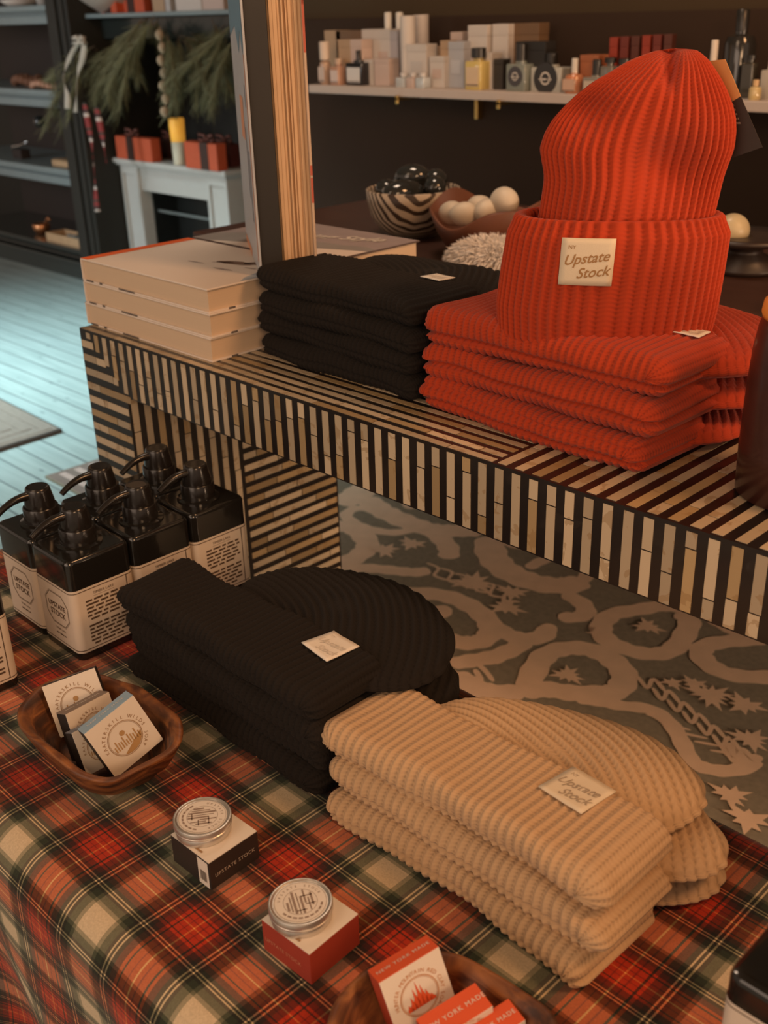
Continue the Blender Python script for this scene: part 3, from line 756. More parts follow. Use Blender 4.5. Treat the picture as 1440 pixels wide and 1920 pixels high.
def pump_bottle(loc, label, w=.0925, h=.145, group=None, nozzle=-PI/2, detail=True, lz=.104):
    t = thing('pump_bottle', label, 'bottle', loc, 0, group)
    m = MB(); r = .010
    loft_rr(m, [(w-.006, w-.006, r-.003, 0), (w, w, r, .003), (w, w, r, h-.006), (w-.001, w-.001, r, h-.003), (w-.004, w-.004, r-.001, h-.0008), (w-.009, w-.009, r-.002, h), (w-.014, w-.014, r-.003, h-.0002)])
    m.lathe([(.030, h-.001), (.030, h+.0015), (.0245, h+.003), (.0245, h+.004)], 40)
    put('body', m, M_black, t, smooth=True, auto=35)
    m = MB(); m.lathe([(.0235, h+.003), (.0235, h+.022), (.0225, h+.0235), (.0, h+.0235)], 44); put('collar', m, M_cap, t, smooth=True, auto=35)
    m = MB(); m.lathe([(.0200, h+.0235), (.0200, h+.030), (.0165, h+.047), (.0158, h+.0495), (.0145, h+.0508), (.012, h+.0500), (.0105, h+.0500), (0, h+.0500)], 44)
    d = np.array([math.cos(nozzle), math.sin(nozzle), 0]); pts = []
    for k in range(9):
        s_ = k/8.; pts.append(d*(.012+.050*s_)+np.array([0, 0, h+.041+.002*math.sin(s_*PI)-.013*s_**2.2]))
    m.tube(pts, .0055, 12, taper=[1.15, 1.1, 1.0, .95, .9, .85, .8, .75, .7])
    hd = put('pump_head', m, M_cap, t, smooth=True, auto=40)
    # label band
    z0, z1 = .013, lz; o_ = .0005; P = rrect(w+2*o_, w+2*o_, r+o_); P.append(P[0])
    m = MB(); m.grid(np.array([[(x, y, z) for z in np.linspace(z0, z1, 2)] for x, y in P])); lb = put('label', m, M_paper, t, smooth=True)
    m = MB()
    for za, zb in ((z0+.003, z0+.0042), (z1-.0042, z1-.003)):
        Q = rrect(w+2*o_+.0004, w+2*o_+.0004, r+o_); Q.append(Q[0]); m.grid(np.array([[(x, y, z) for z in (za, zb)] for x, y in Q]))
    e = w/2+o_+.0004
    F = lambda u, v: (u, -e, v)          # -y face
    G = lambda u, v: (e, u, v)           # +x face
    add_rect(m, G, w/2-r-.0032, w/2-r-.0020, z0+.003, z1-.003)
    if detail:
        def hexa(cx, cz, a, b_, wd):
            pts = [(-a*.55, b_), (a*.55, b_), (a, b_*.45), (a, -b_*.45), (a*.55, -b_), (-a*.55, -b_), (-a, -b_*.45), (-a, b_*.45)]
            for k in range(8):
                p, q = np.array(pts[k]), np.array(pts[(k+1) % 8]); d_ = (q-p)/np.linalg.norm(q-p); nn = np.array([-d_[1], d_[0]])*wd/2
                vs = [p-nn, q-nn, q+nn, p+nn]; m.add([F(cx+v[0], cz+v[1]) for v in vs], [(0, 1, 2, 3)])
        hexa(.004, .066, .027, .0225, .0008); hexa(.004, .066, .0285, .024, .0004)
        add_text(m, 'UPSTATE', F, .004, .0675, .0105, bold=.02); add_text(m, 'STOCK', F, .004, .0555, .0115, bold=.02)
        add_text(m, 'TIMBER LAKE', F, .004, .034, .0042); words(m, F, -.008, .016, .027, .0032, seed=3)
        add_text(m, 'TIMBER LAKE', G, -.001, .0915, .0052); add_rect(m, G, -.016, .014, .0888, .0892)
        y = .083
        for blk in range(2):
            for k in range(6):
                ind = 0 if k < 5 else .010
                words(m, G, -.028+ind*.4, .029-ind, y, .0044, seed=blk*9+k+int(loc[1]*77)); y -= .0053
            y -= .004
    put('lettering', m, mat('label_print', (.085, .05, .028), .8), lb)
    return t
W6 = .094; bx, by = -1.185, .595; GBT = 'black square pump bottles standing in a block'
B0 = pump_bottle((bx, by, 0), 'black pump bottle at the front corner of the bottle block nearest the hats', group=GBT)
names = {(0, 1): 'black pump bottle behind the front corner bottle, on the hat side', (0, 2): 'black pump bottle at the back of the block beside the striped console leg', (1, 0): 'black pump bottle at the front left of the block by the picture edge',
         (1, 1): 'black pump bottle in the middle of the far row of the block', (1, 2): 'black pump bottle at the far back of the block below the console edge'}
for i in (0, 1):
    for j in (0, 1, 2):
        if (i, j) == (0, 0): continue
        copy_tree(B0, (bx-W6*i, by+.0945*j, 0), names[(i, j)])
copy_tree(B0, (-1.200, .425, 0), 'single black pump bottle cut by the left picture edge in front of the block')['group'] = ''
BR = pump_bottle((-.190, .592, 0), 'black pump bottle with white label at the bottom right corner of the picture', lz=.121)
for o in bpy.data.objects:
    if 'group' in o.keys() and o['group'] == '': del o['group']

# ================================================================= TINS ON THEIR BOXES
def tin_box(loc, s, h, m_side, label, rz, ink, nm, barcode):
    t = thing('tin_box', label, 'box', loc, rz)
    m = MB(); m.box(-s/2, s/2, -s/2, s/2, 0, h); put('carton', m, m_side, t, bevel=.0006)
    m = MB(); m.box(-s/2+.0003, s/2-.0003, -s/2+.0003, s/2-.0003, h, h+.0006); tp = put('lid_panel', m, M_white, t)
    e = s/2+.0004; F = lambda u, v: (u, -e, v); G = lambda u, v: (e, u, v)
    m = MB()
    if barcode: add_text(m, 'UPSTATE STOCK', G, 0, .014, .0058, space=1.15)
    else: add_text(m, 'UPSTATE STOCK', F, -.004, .015, .0056, space=1.1)
    put('lettering', m, ink, t)
    m = MB(); T = lambda u, v: (u, v, h+.001)
    words(m, T, -.014, .014, -s/2+.004, .0036, seed=6); put('lettering', m, M_tanink, tp)
    if barcode:
        m = MB(); add_rect(m, F, s/2-.018, s/2-.002, .002, h-.001); st = put('sticker', m, M_white, t)
        m = MB(); F2 = lambda u, v: (u, -e-.0004, v); x = s/2-.015; R = random.Random(4)
        while x < s/2-.005: w_ = R.choice((.0004, .0007)); add_rect(m, F2, x, x+w_, .008, .020); x += w_+R.choice((.0004, .0007))
        put('barcode', m, M_ink, st)
    return t
rz = math.radians(3)
p = on(389, 1674, 0); q = on(578, 1850, 0)
tb1 = (p[0]-.029, p[1]+.033, 0); tb2 = (q[0]-.030, q[1]+.031, 0)
tin_box(tb1, .060, .034, mat('black_card2', (.022, .015, .012), .6), 'small black carton with a cream top and barcode under a tin', rz*.6, mat('silver_print', (.42, .36, .30), .5), 'a', True)
tin_box(tb2, .0605, .036, mat('rust_card', (.30, .035, .018), .65), 'small rust red carton with a cream top under a tin', rz, mat('rose_print', (.55, .22, .13), .6), 'b', False)
def tin(loc, label, kind, rz):
    t = thing('tin', label, 'tin', loc, rz)
    m = MB(); m.lathe([(.0262, 0), (.0272, .0008), (.0272, .0065), (.0268, .0072), (.0272, .0080), (.0272, .0095)], 64); put('base', m, M_metal, t, smooth=True, auto=40)
    m = MB(); m.lathe([(.0277, .0082), (.0285, .0085), (.0285, .0098), (.0280, .0103), (.0285, .0108), (.0285, .0158), (.0281, .0165), (.0272, .0168), (.0262, .0166), (.0252, .0158), (.0245, .0155), (.0242, .0155), (0, .0155)], 64); lid = put('lid', m, M_metal, t, smooth=True, auto=40)
    m = MB(); m.lathe([(.0238, .0155), (.0238, .01575), (0, .01575)], 64); st = put('label_disc', m, mat('pale_label', (.68, .63, .57), .45, var=.03), lid)
    m = MB(); F = lambda u, v: (u, v, .0160)
    add_ring(m, F, 0, 0, .0228, .0231); add_ring(m, F, 0, 0, .0148, .0151)
    add_arc(m, 'UPSTATE STOCK', F, 0, 0, .0180, PI*.90, PI*.10, .0036)
    for k in range(9): add_ring(m, F, 0, 0, .0182, .0200, n=4, a0=-PI*.1-k*.27, a1=-PI*.1-k*.27-.20)
    R = .0142
    bars = [(-.0115, .0020, -1, .25), (-.0085, .0012, -.9, .7), (-.0055, .0022, -1, 1), (-.002, .0010, -1, .8), (.0012, .0020, -1, .45), (.0045, .0016, -.2, 1), (.0075, .0012, -1, .3), (.0105, .0018, -.7, .9)]
    for x, w_, a, b in bars:
        hh = math.sqrt(max(0, R*R-x*x)); add_rect(m, F, x-w_/2, x+w_/2, a*hh, b*hh)
    for y, a, b in ((.006, .1, .9), (-.004, .3, .95), (-.010, -.5, .4)):
        hh = math.sqrt(max(0, R*R-y*y)); add_rect(m, F, a*hh, b*hh, y-.0006, y+.0006)
    put('emblem', m, mat('emblem_print', (.27, .20, .16), .5), st)
    return t
c1 = on(379, 1529, .0515); c2 = on(563, 1689, .0535)
tin((c1[0], c1[1], .0346), 'round silver tin with a pale lid on the black carton', 0, math.radians(-35))
tin((c2[0], c2[1], .0366), 'round silver tin with a pale lid on the rust red carton', 1, math.radians(62))

# ================================================================= WOODEN BOWLS AND THE SOAP BOXES IN THEM
def wooden_bowl(loc, rz, A, B, h, label, seed=0, flare=.55, n=96, e=3., ear=.0):
    t = thing('wooden_bowl', label, 'bowl', loc, rz); R = random.Random(seed); p1, p2, p3 = [R.uniform(0, 6) for _ in range(3)]
    prof_o = [(flare*.9, 0), (flare, .002), (flare+.10, .14*h), (flare+.26, .45*h), (flare+.38, .78*h), (1., h)]
    rows = []
    def ringp(s, z, inset):
        q = []
        for k in range(n):
            a = 2*PI*k/n; c, s_ = math.cos(a), math.sin(a); ee = 2/(e if s > .8 else 2.4)
            w = 1+.035*math.sin(2*a+p1)+.02*math.sin(5*a+p2)+.01*math.sin(9*a+p3)
            x = (A*s*w-inset)*np.sign(c)*abs(c)**ee; y = (B*s*w-inset)*np.sign(s_)*abs(s_)**ee
            zz_ = z*(1+(.07*math.sin(3*a+p2)+.05*math.cos(2*a+p3)+ear*max(0, math.cos(a))**8)*z/h)
            q.append((x, y, zz_))
        return q
    zs = np.linspace(0, 1, 16)
    fo = lambda u: np.interp(u, [q[1]/h for q in prof_o], [q[0] for q in prof_o])
    for u in zs: rows.append(ringp(fo(u), u*h, 0))
    rows.append(ringp(1., h+.0022, .002)); rows.append(ringp(1., h+.0020, .006)); rows.append(ringp(1., h-.001, .009))
    for u in zs[::-1][1:]:
        if u*h > .010: rows.append(ringp(fo(u), u*h, .010))
    rows.append(ringp(fo(.15)*.9, .009, .012)); rows.append([(0, 0, .008)]*n)
    m = MB(); P = np.array(rows); P = np.concatenate([P, P[:, :1]], 1); m.grid(P); m.add(rows[0], [tuple(range(n-1, -1, -1))])
    put('bowl', m, M_wood, t, smooth=True); return t
wooden_bowl((-.932, .457, 0), math.radians(-4), .101, .071, .060, 'square carved wooden bowl holding soap boxes beside the plaid edge', 1)
wooden_bowl((-.395, .425, 0), math.radians(8), .088, .078, .046, 'carved wooden bowl holding orange soap boxes at the lower picture edge', 5)
M_side = mat('black_side_card', (.020, .016, .014), .6)
def soap_box(name, label, TL, X, Yv, s, th, m_top, m_side, face_txt, top_txt, m_ring, art, m_art, group=None, hgt=None, ink_top=None):
    X = np.array(X, float); X /= np.linalg.norm(X); Yv = np.array(Yv, float); Yv -= X*(X@Yv); Yv /= np.linalg.norm(Yv); Z = np.cross(X, Yv); TL = np.array(TL, float)
    hgt = hgt or s; base = TL-Yv*hgt-Z*th/2+X*s/2
    t = thing(name, label, 'box', tuple(base), 0, group)
    L = lambda u, v, w=0.: tuple(TL+X*u+Yv*v+Z*w-base)          # u right, v up (0 at top), w out of face
    m = MB(); m.obox(L(0, -hgt, -th), X*s, Yv*(hgt-.0006), Z*(th-.0006)); put('carton', m, m_side, t, bevel=.0004)
    m = MB(); m.obox(L(0.0002, -hgt+.0002, -.0006), X*(s-.0004), Yv*(hgt-.0004), Z*.0009); fp = put('front_panel', m, M_white, t)
    m = MB(); m.obox(L(0.0002, -.0006, -th+.0002), X*(s-.0004), Yv*.0009, Z*(th-.0004)); tp = put('top_panel', m, m_top, t)
    F = lambda u, v: L(u, v, .0007); cx, cy, r = s/2, -hgt*.52, s*.31
    m = MB(); add_ring(m, F, cx, cy, r-.0007, r); add_ring(m, F, cx, cy, r-.0017, r-.0014)
    add_arc(m, face_txt, F, cx, cy, r+.0022, PI*1.02, PI*.0 if len(face_txt) < 20 else -PI*.05, s*.085)
    add_arc(m, 'SOAP', F, cx, cy, r+.0022, -PI*.14, -PI*.32, s*.085)
    put('emblem', m, m_ring, fp)
    m = MB()
    if art == 'cottage':
        add_ring(m, F, cx, cy+r*.35, 0, r*.16, n=12)
        for k in range(11):
            x = cx+(k-5)*r*.15; hgt_ = r*(.35+.3*math.sin(k*1.9)**2); add_rect(m, F, x-r*.035, x+r*.035, cy-r*.45, cy-r*.45+hgt_)
        pts = [(cx+math.cos(a)*r*.93, cy+math.sin(a)*r*.93) for a in np.linspace(-2.1, -.15, 16)]
        m.add([F(*p_) for p_ in pts], [tuple(range(len(pts)))])
    else:
        for k in range(7):
            x = cx+(k-3)*r*.2; hh = r*(.55+.5*math.cos((k-3)*.8)*(1 if k % 2 else .8)); w_ = r*.13
            pts = [(x-w_, cy-r*.55), (x+w_, cy-r*.55), (x+w_*1.1, cy-r*.55+hh*.4), (x+w_*.2, cy-r*.5+hh*.75), (x-w_*.5, cy-r*.5+hh*1.25), (x-w_*.7, cy-r*.5+hh*.6), (x-w_*1.2, cy-r*.5+hh*.4)]
            m.add([F(*p_) for p_ in pts], [tuple(range(len(pts)))])
    put('artwork', m, m_art, fp)
    m = MB(); T = lambda u, v: L(u, .0007, v-th)
    T = lambda u, v: L(u, .0007, -v)
    if top_txt: add_text(m, top_txt, T, s/2, th*.42, th*.25, space=1.2)
    else: words(m, T, s*.2, s*.8, th*.4, th*.2, seed=2)
    put('lettering', m, ink_top or M_white, tp)
    return t
def sc(t, k): return CP+(np.array(t)-CP)*k
M_art = mat('ochre_print', (.40, .24, .10), .7)
GSB = 'soap boxes in the square wooden bowl'
soap_box('soap_box', 'cream soap box standing tallest at the back of the wooden bowl', sc((-1.07, .46, .04), .955), (.468, .856, .218), (-.45, .05, .85), .062, .018, mat('dark_top', (.04, .03, .03), .6), M_side, 'KAATERSKILL WILDS', '', M_tanink, 'cottage', M_art, GSB)
soap_box('soap_box', 'cream soap box with a grey top edge leaning in the middle of the bowl', sc((-.975, .44, .057), .975), (-.10, .97, -.03), (-.30, .0, .95), .058, .019, mat('grey_top', (.22, .17, .14), .7), M_side, 'KAATERSKILL WILDS', 'NEW YORK MADE', M_tanink, 'cottage', M_art, GSB)
soap_box('soap_box', 'cream soap box leaning low between the grey and blue topped boxes', sc((-.935, .425, .060), .985), (-.05, .97, -.03), (-.40, -.05, .90), .050, .015, mat('slate_top', (.16, .17, .20), .7), M_side, 'KAATERSKILL WILDS', 'NEW YORK MADE', M_tanink, 'cottage', M_art, GSB)
soap_box('soap_box', 'cream soap box with a light blue top edge at the front of the bowl', sc((-.906, .425, .073), .985), (.059, .946, .319), (-.268, -.293, .918), .064, .020, mat('blue_top', (.25, .36, .46), .7), M_side, 'KAATERSKILL WILDS', 'NEW YORK MADE', M_tanink, 'cottage', M_art, GSB)
M_or = mat('orange_card', (.62, .085, .022), .65, var=.05); M_ord = mat('orange_side', (.42, .05, .018), .65, var=.05); GOB = 'orange topped soap boxes in the lower wooden bowl'
soap_box('soap_box', 'orange soap box with a flame emblem standing in the lower bowl', (-.452, .416, .071), (.25, .957, .14), (-.31, -.06, .948), .056, .021, M_or, M_ord, 'HUNTER MOUNTAIN RED CLAY', 'NEW YORK MADE', mat('ochre_ink', (.50, .22, .08), .7), 'flame', M_or, GOB)
tr = on(924, 1886, .053); xv = np.array((.25, .955, .12)); xv /= np.linalg.norm(xv)
soap_box('soap_box', 'orange topped soap box in front of the flame emblem box', tr-xv*.056, xv, (.08, -.06, 1.), .056, .024, M_or, M_ord, 'HUNTER MOUNTAIN RED CLAY', 'NEW YORK MADE', mat('ochre_ink', (.5, .22, .08), .7), 'flame', M_or, GOB, hgt=.040)
tr = on(985, 1912, .046)
soap_box('soap_box', 'orange topped soap box lowest in the bowl at the bottom picture edge', tr-xv*.056, xv, (.05, -.05, 1.), .056, .022, M_or, M_ord, 'HUNTER MOUNTAIN RED CLAY', 'NEW YORK MADE', mat('ochre_ink', (.5, .22, .08), .7), 'flame', M_or, GOB, hgt=.034)

# ================================================================= BOOKS ON THE CONSOLE
M_pages = mat('book_pages', (.60, .46, .33), .85, var=.10, scale=8, stretch=(1, 1, 260))
M_cover_u = mat('cover_underside', (.52, .42, .34), .6)
def flat_book(loc, W, D, H, label, covmat, group, deco=None, cover_extra=None):
    t = thing('book', label, 'book', loc, 0, group)
    m = MB(); m.box(.003, W-.005, .004, D-.004, .0022, H-.0022); put('pages', m, M_pages, t)
    m = MB(); m.box(0, W, 0, D, 0, .0024); m.box(0, W, 0, D, H-.0024, H); m.box(0, .0025, 0, D, 0, H); cv = put('cover', m, covmat, t, bevel=.0006)
    if deco: deco(t, cv, W, D, H)
    return t
BX0, BX1 = -1.606, -1.262; BH = .0355
M_cov = mat('cream_cover', (.74, .65, .58), .45, var=.03, scale=5)
def deco_front(t, cv, W, D, H):
    T = lambda u, v: (u, v, H+.0003)
    m = MB(); add_rect(m, T, .0005, .022, .001, D-.001); put('orange_strip', m, mat('orange_print', (.75, .13, .03), .5), cv)
    m = MB(); R = random.Random(2)
    def blob(cx, cy, a, b, ang, n=18):
        pts = []
        for k in range(n):
            an = 2*PI*k/n; r_ = 1+.18*R.uniform(-1, 1); x = a*r_*math.cos(an); y = b*r_*math.sin(an); pts.append((cx+x*math.cos(ang)-y*math.sin(ang), cy+x*math.sin(ang)+y*math.cos(ang)))
        m.add([T(*p_) for p_ in pts], [tuple(range(n))])
    blob(.235, .135, .035, .010, .3); blob(.262, .155, .02, .008, .9); blob(.30, .155, .010, .0035, 0.2)
    put('sketch', m, mat('brown_drawing', (.18, .11, .08), .6), cv)
    m = MB(); R = random.Random(9)
    blob(.255, .095, .022, .004, .1); blob(.215, .125, .018, .003, .5); blob(.18, .10, .02, .003, .1); blob(.285, .125, .012, .003, .2)
    put('drawing_shade', m, mat('grey_drawing', (.36, .30, .28), .6), cv)
    m = MB(); m.add([T(*p_) for p_ in [(.327, .08), (.342, .06), (.342, .2), (.31, .205), (.27, .2), (.30, .16)]], [(0, 1, 2, 3, 4, 5)]); put('sky_print', m, mat('pale_blue_print', (.36, .42, .50), .5), cv)
def deco_none(t, cv, W, D, H): pass
def spots(t, W, D):
    m = MB(); F = lambda u, v: (u, -.0004, v)
    for x, w_ in ((.012, .022), (.052, .008), (.108, .045)): add_rect(m, F, x, x+w_, .0004, .0038 if w_ < .02 else .003)
    G = lambda u, v: (W+.0004, u, v); add_rect(m, G, .035, .047, .0004, .0034)
    put('edge_print', m, mat('edge_print', (.12, .10, .09), .6), t)
FB = [('front stack, lowest of the three beside the console edge', deco_none), ('front stack, in the middle of three', deco_none), ('front stack, on top, with orange strip and drawing', deco_front)]
for i, (lb, dc) in enumerate(FB):
    b = flat_book((BX0+.002*(i == 1), .884+.0012*i, CT+BH*i+.0005), .344, .214, BH, 'large cream art book in the '+lb, M_cov, 'large art books stacked at the front left of the console', dc); spots(b, .344, .214)
def deco_back(t, cv, W, D, H):
    T = lambda u, v: (u, v, H+.0003); T2 = lambda u, v: (u, v, H+.0006)
    m = MB(); add_rect(m, T, .002, W-.001, .001, D-.001); put('mauve_print', m, mat('mauve_print', (.33, .27, .27), .5), cv)
    m = MB(); pts = [(W-.001, .001), (W-.001, .115), (.31, .125), (.27, .112), (.22, .108), (.15, .10), (.05, .09), (.002, .05), (.002, .001)]; m.add([T2(*p_) for p_ in pts], [tuple(range(len(pts)))][:1]); put('grey_wave', m, mat('grey_wave_print', (.27, .25, .24), .5), cv)
    m = MB(); T3 = lambda u, v: (u, v, H+.0009); pts = [(W-.001, .001), (W-.001, .10), (.30, .085), (.25, .065), (.20, .05), (.12, .03), (.05, .001)]; m.add([T3(*p_) for p_ in pts], [tuple(range(len(pts)))]); put('cream_print', m, M_cov, cv)
    m = MB(); T4 = lambda u, v: (u, v, H+.0012); add_text(m, 'Living Style', T4, .21, .135, .042, shear=.4, rot=.35, bold=.02); put('lettering', m, M_white, cv)
M_cov2 = mat('plum_cover', (.10, .07, .065), .5); M_cov3 = mat('orange_cover', (.72, .16, .03), .5)
for i in range(3):
    flat_book((BX0, 1.106, CT+BH*i+.0005), .341, .219, BH, ['large hardback at the bottom of the rear book stack', 'large hardback with an orange cover under the mauve book', 'large mauve and cream hardback with white script on the rear stack'][i], [M_cov2, M_cov3, M_cov2][i], 'large hardbacks in the rear book stack', deco_back if i == 2 else deco_none)
# the book standing upright on both stacks
def standing_book():
    zt_ = CT+3*BH+.001; A = np.array([-1.266, .986]); Bk = np.array([-1.597, 1.212]); H = .44
    t = thing('book', 'tall thick art book standing upright with its page edges towards the viewer', 'book', (A[0], A[1], zt_))
    Z = np.array([0, 0, 1.]); d = (Bk-A)/np.linalg.norm(Bk-A); d3 = np.array([*d, 0]); n3 = np.array([-d[1], d[0], 0])*-1.
    if n3[0] < 0: n3 = -n3
    # left board
    m = MB(); m.obox((0, 0, 0), d3*.30, n3*.0035, Z*H); o = put('front_cover', m, mat('pale_blue_cover', (.42, .44, .48), .4, var=.10, scale=9), t, bevel=.0008)
    F = lambda u, v: tuple(d3*u-n3*.0004+Z*v)
    m = MB(); R = random.Random(3)
    pts = [(.0, .31), (.02, .30), (.05, .33), (.10, .30), (.16, .335), (.29, .32), (.29, .42), (.0, .42)]; m.add([F(*p_) for p_ in pts], [tuple(range(len(pts)))]); put('sky_print', m, mat('sky_blue_print', (.10, .22, .32), .5), o)
    m = MB()
    for (u0, u1, v0, v1) in [(.0, .012, .02, .30), (.10, .17, .18, .24), (.15, .29, .0, .012)]: add_rect(m, F, u0, u1, v0, v1)
    put('coral_print', m, mat('coral_print', (.62, .27, .14), .5), o)
    m = MB(); add_rect(m, F, .04, .06, .07, .17); add_rect(m, F, .075, .09, .10, .20); add_rect(m, F, .035, .045, .23, .26); put('figure_print', m, mat('slate_print', (.22, .22, .26), .5), o)
    # black block for the shade inside the opened cover, then the pages
    P0 = np.array([-1.298, 1.046])-A; P0 = np.array([*P0, 0]); 
    m = MB(); m.obox(n3*.0045+d3*.006, d3*.27, n3*.030, Z*(H-.004)); put('cover_gap_shade', m, mat('shade_black', (.016, .013, .011), .5), t)
    m = MB()
    w0 = .036; wid = .044; R = random.Random(8); k = 0; x = 0
    while x < wid:
        w_ = R.uniform(.0014, .006); j = R.uniform(-.0035, .003); m.obox(n3*(w0+x)+d3*(.014+j), d3*(.24-j), n3*(w_*.93), Z*(H-.006-R.uniform(0, .003))); x += w_
    put('pages', m, mat('fore_edge', (.58, .38, .22), .85, var=.22, scale=10, stretch=(160, 160, 1)), t)
    m = MB(); m.obox(n3*(w0+wid+.002)+d3*.002, d3*.285, n3*.0035, Z*H); o2 = put('back_cover', m, mat('buff_cover', (.52, .38, .27), .5), t, bevel=.0008)
    m = MB(); G = lambda u, v: tuple(n3*(w0+wid+.0020+.0035*u)+d3*.0016+Z*v)
    for v0, v1 in ((.10, .135), (.138, .152), (.30, .40), (.36, .37)): add_rect(m, G, .05, .95, v0, v1)
    put('red_print', m, mat('red_print', (.45, .09, .05), .5), o2)
standing_book()

# dark wooden jar at the right edge
def jar():
    c = on(1490, 925, CT); c = (-.427, 1.005)
    t = thing('wooden_jar', 'dark brown wooden vessel with an orange lid at the right picture edge', 'jar', (c[0], c[1], CT))
    m = MB(); m.lathe([(.060, 0), (.066, .003), (.067, .05), (.066, .11), (.064, .150), (.061, .172), (.058, .182), (.054, .184), (.050, .18), (.050, .15), (.046, .04), (0, .03)], 56); put('body', m, mat('dark_walnut', (.045, .014, .010), .35, var=.35, scale=12, stretch=(1, 1, 5), coat=.2), t, smooth=True)
    m = MB(); m.lathe([(.0585, .1815), (.0600, .186), (.0585, .196), (.054, .1985), (.040, .1990), (0, .1985)], 56); put('lid', m, mat('orange_wood', (.75, .27, .05), .5, var=.15), t, smooth=True)
jar()
# ================================================================= DARK TABLE BEHIND THE CONSOLE AND WHAT STANDS ON IT
TZ = .312
def dark_table():
    t = thing('sideboard', 'dark brown wooden sideboard behind the console carrying the bowls', 'sideboard', (-1.1, 1.75, -ZF))
    M = mat('dark_mahogany', (.060, .026, .018), .4, var=.3, scale=6, stretch=(1, 6, 1))
    m = MB(); m.box(-1.0, 1.7, -.30, .42, TZ+ZF-.035, TZ+ZF); put('top', m, M, t, bevel=.004)
    m = MB(); m.box(-.96, 1.66, .31, .41, .002, TZ+ZF-.035); put('carcass', m, M, t)
    for sx in (-.95, 1.6):
        m = MB(); m.box(sx, sx+.05, .20, .31, 0.009, TZ+ZF-.035); put('end_panel', m, M, t)
dark_table()
def zebra_mat():
    m, nt, b = newmat('zebra_glaze')
    tc = N(nt, 'ShaderNodeTexCoord'); mp = N(nt, 'ShaderNodeMapping'); mp.inputs['Rotation'].default_value = (0, .5, .6); nt.links.new(tc.outputs['Object'], mp.inputs[0])
    w = N(nt, 'ShaderNodeTexWave', i_Scale=22., i_Distortion=5.5); w.inputs['Detail'].default_value = 1.5; w.inputs['Detail Scale'].default_value = .8; nt.links.new(mp.outputs[0], w.inputs[0])
    g = math_n(nt, 'GREATER_THAN', w.outputs['Fac'], .42); c = mixc(nt, g, (.05, .03, .02), (.52, .42, .32)); nt.links.new(c, b.inputs['Base Color']); b.inputs['Roughness'].default_value = .45
    return m
zc = (-1.665, 1.725)
t = thing('striped_bowl', 'round zebra striped bowl full of dark glossy ornaments', 'bowl', (zc[0], zc[1], TZ))
m = MB(); m.lathe([(.045, 0), (.050, .002), (.075, .018), (.092, .045), (.099, .075), (.101, .098), (.098, .100), (.095, .097), (.088, .05), (.05, .014), (0, .012)], 64); put('bowl', m, zebra_mat(), t, smooth=True)
M_orn = mat('dark_glass', (.022, .024, .024), .08, coat=.6); M_orn2 = mat('silver_glass', (.55, .52, .50), .12, metal=.9)
GOR = 'dark glossy ornaments in the striped bowl'
for i, (dx, dy, dz, r, el, mm, lb) in enumerate([(-.045, -.035, .092, .026, 1., M_orn, 'round dark ornament at the front left of the striped bowl'), (-.02, .02, .118, .026, 1.5, M_orn, 'long dark glossy ornament lying on top of the striped bowl'), (.015, -.045, .094, .028, 1.7, M_orn, 'oval dark green ornament at the front of the striped bowl'),
                                          (.055, .01, .102, .024, 1., M_orn, 'round dark ornament at the right of the striped bowl'), (-.06, .02, .094, .020, 1., M_orn2, 'small silver ball ornament at the left rim of the striped bowl'), (.02, .05, .108, .026, 1., M_orn, 'dark ball ornament at the back of the striped bowl')]):
    t = thing('ornament', lb, 'ornament', (zc[0]+dx, zc[1]+dy, TZ+dz), .6*i, GOR)
    m = MB(); pr = [(r*math.sin(PI*k/16), -r*math.cos(PI*k/16)) for k in range(17)]; m.lathe([(max(a, 0), b_) for a, b_ in pr], 28); m.map(lambda p: (p[0]*el, p[1], p[2])); put('body', m, mm, t, smooth=True)
    m = MB(); m.lathe([(.0045, -.004), (.005, .004), (.003, .006), (0, .006)], 12); m.map(lambda p: (p[2]+r*el*.98, p[0], p[1])); put('cap', m, M_gold if i % 2 else M_orn2, t, smooth=True)
# brown bowl with white eggs
wc = (-1.40, 1.66); M_bw2 = mat('rusty_wood', (.17, .060, .030), .5, var=.3, scale=12)
t = thing('wooden_bowl', 'rough brown wooden bowl with pale eggs next to the striped bowl', 'bowl', (wc[0], wc[1], TZ))
m = MB(); n = 60; rows = []
for rr, z in [(.05, 0), (.07, .008), (.095, .05), (.108, .088), (.104, .092), (.088, .05), (.05, .016), (0, .014)]:
    rows.append([(rr*math.cos(2*PI*k/n)*1.12, rr*math.sin(2*PI*k/n), z*(1+.22*math.sin(2*PI*k/n*2+1.8)+.07*math.sin(2*PI*k/n*5))) for k in range(n+1)])
m.grid(np.array(rows)); m.add(rows[0][:n], [tuple(range(n-1, -1, -1))]); put('bowl', m, M_bw2, t, smooth=True)
M_egg = mat('cream_egg', (.66, .58, .47), .55, var=.06); GE = 'pale eggs in the rough brown bowl'
for i, (dx, dy, dz, lb) in enumerate([(-.055, -.045, .082, 'pale egg at the left of the brown bowl'), (-.015, -.055, .085, 'pale egg lying second from the left in the brown bowl'), (.02, -.03, .090, 'pale egg in the middle of the brown bowl'), (.045, -.005, .108, 'large pale egg on top of the others in the brown bowl'), (-.02, .0, .09, 'pale egg at the back of the brown bowl')]):
    m = MB(); r = .0235 if i != 3 else .027; m.lathe([(r*math.sin(PI*k/14)*(1-.08*math.cos(PI*k/14)), -r*1.2*math.cos(PI*k/14)) for k in range(15)], 24); m.map(lambda p: (p[2], p[1], p[0]))
    o = put('egg', m, M_egg, None, smooth=True, loc=(wc[0]+dx, wc[1]+dy, TZ+dz), rotz=i*.9); tag(o, lb, 'egg', GE)
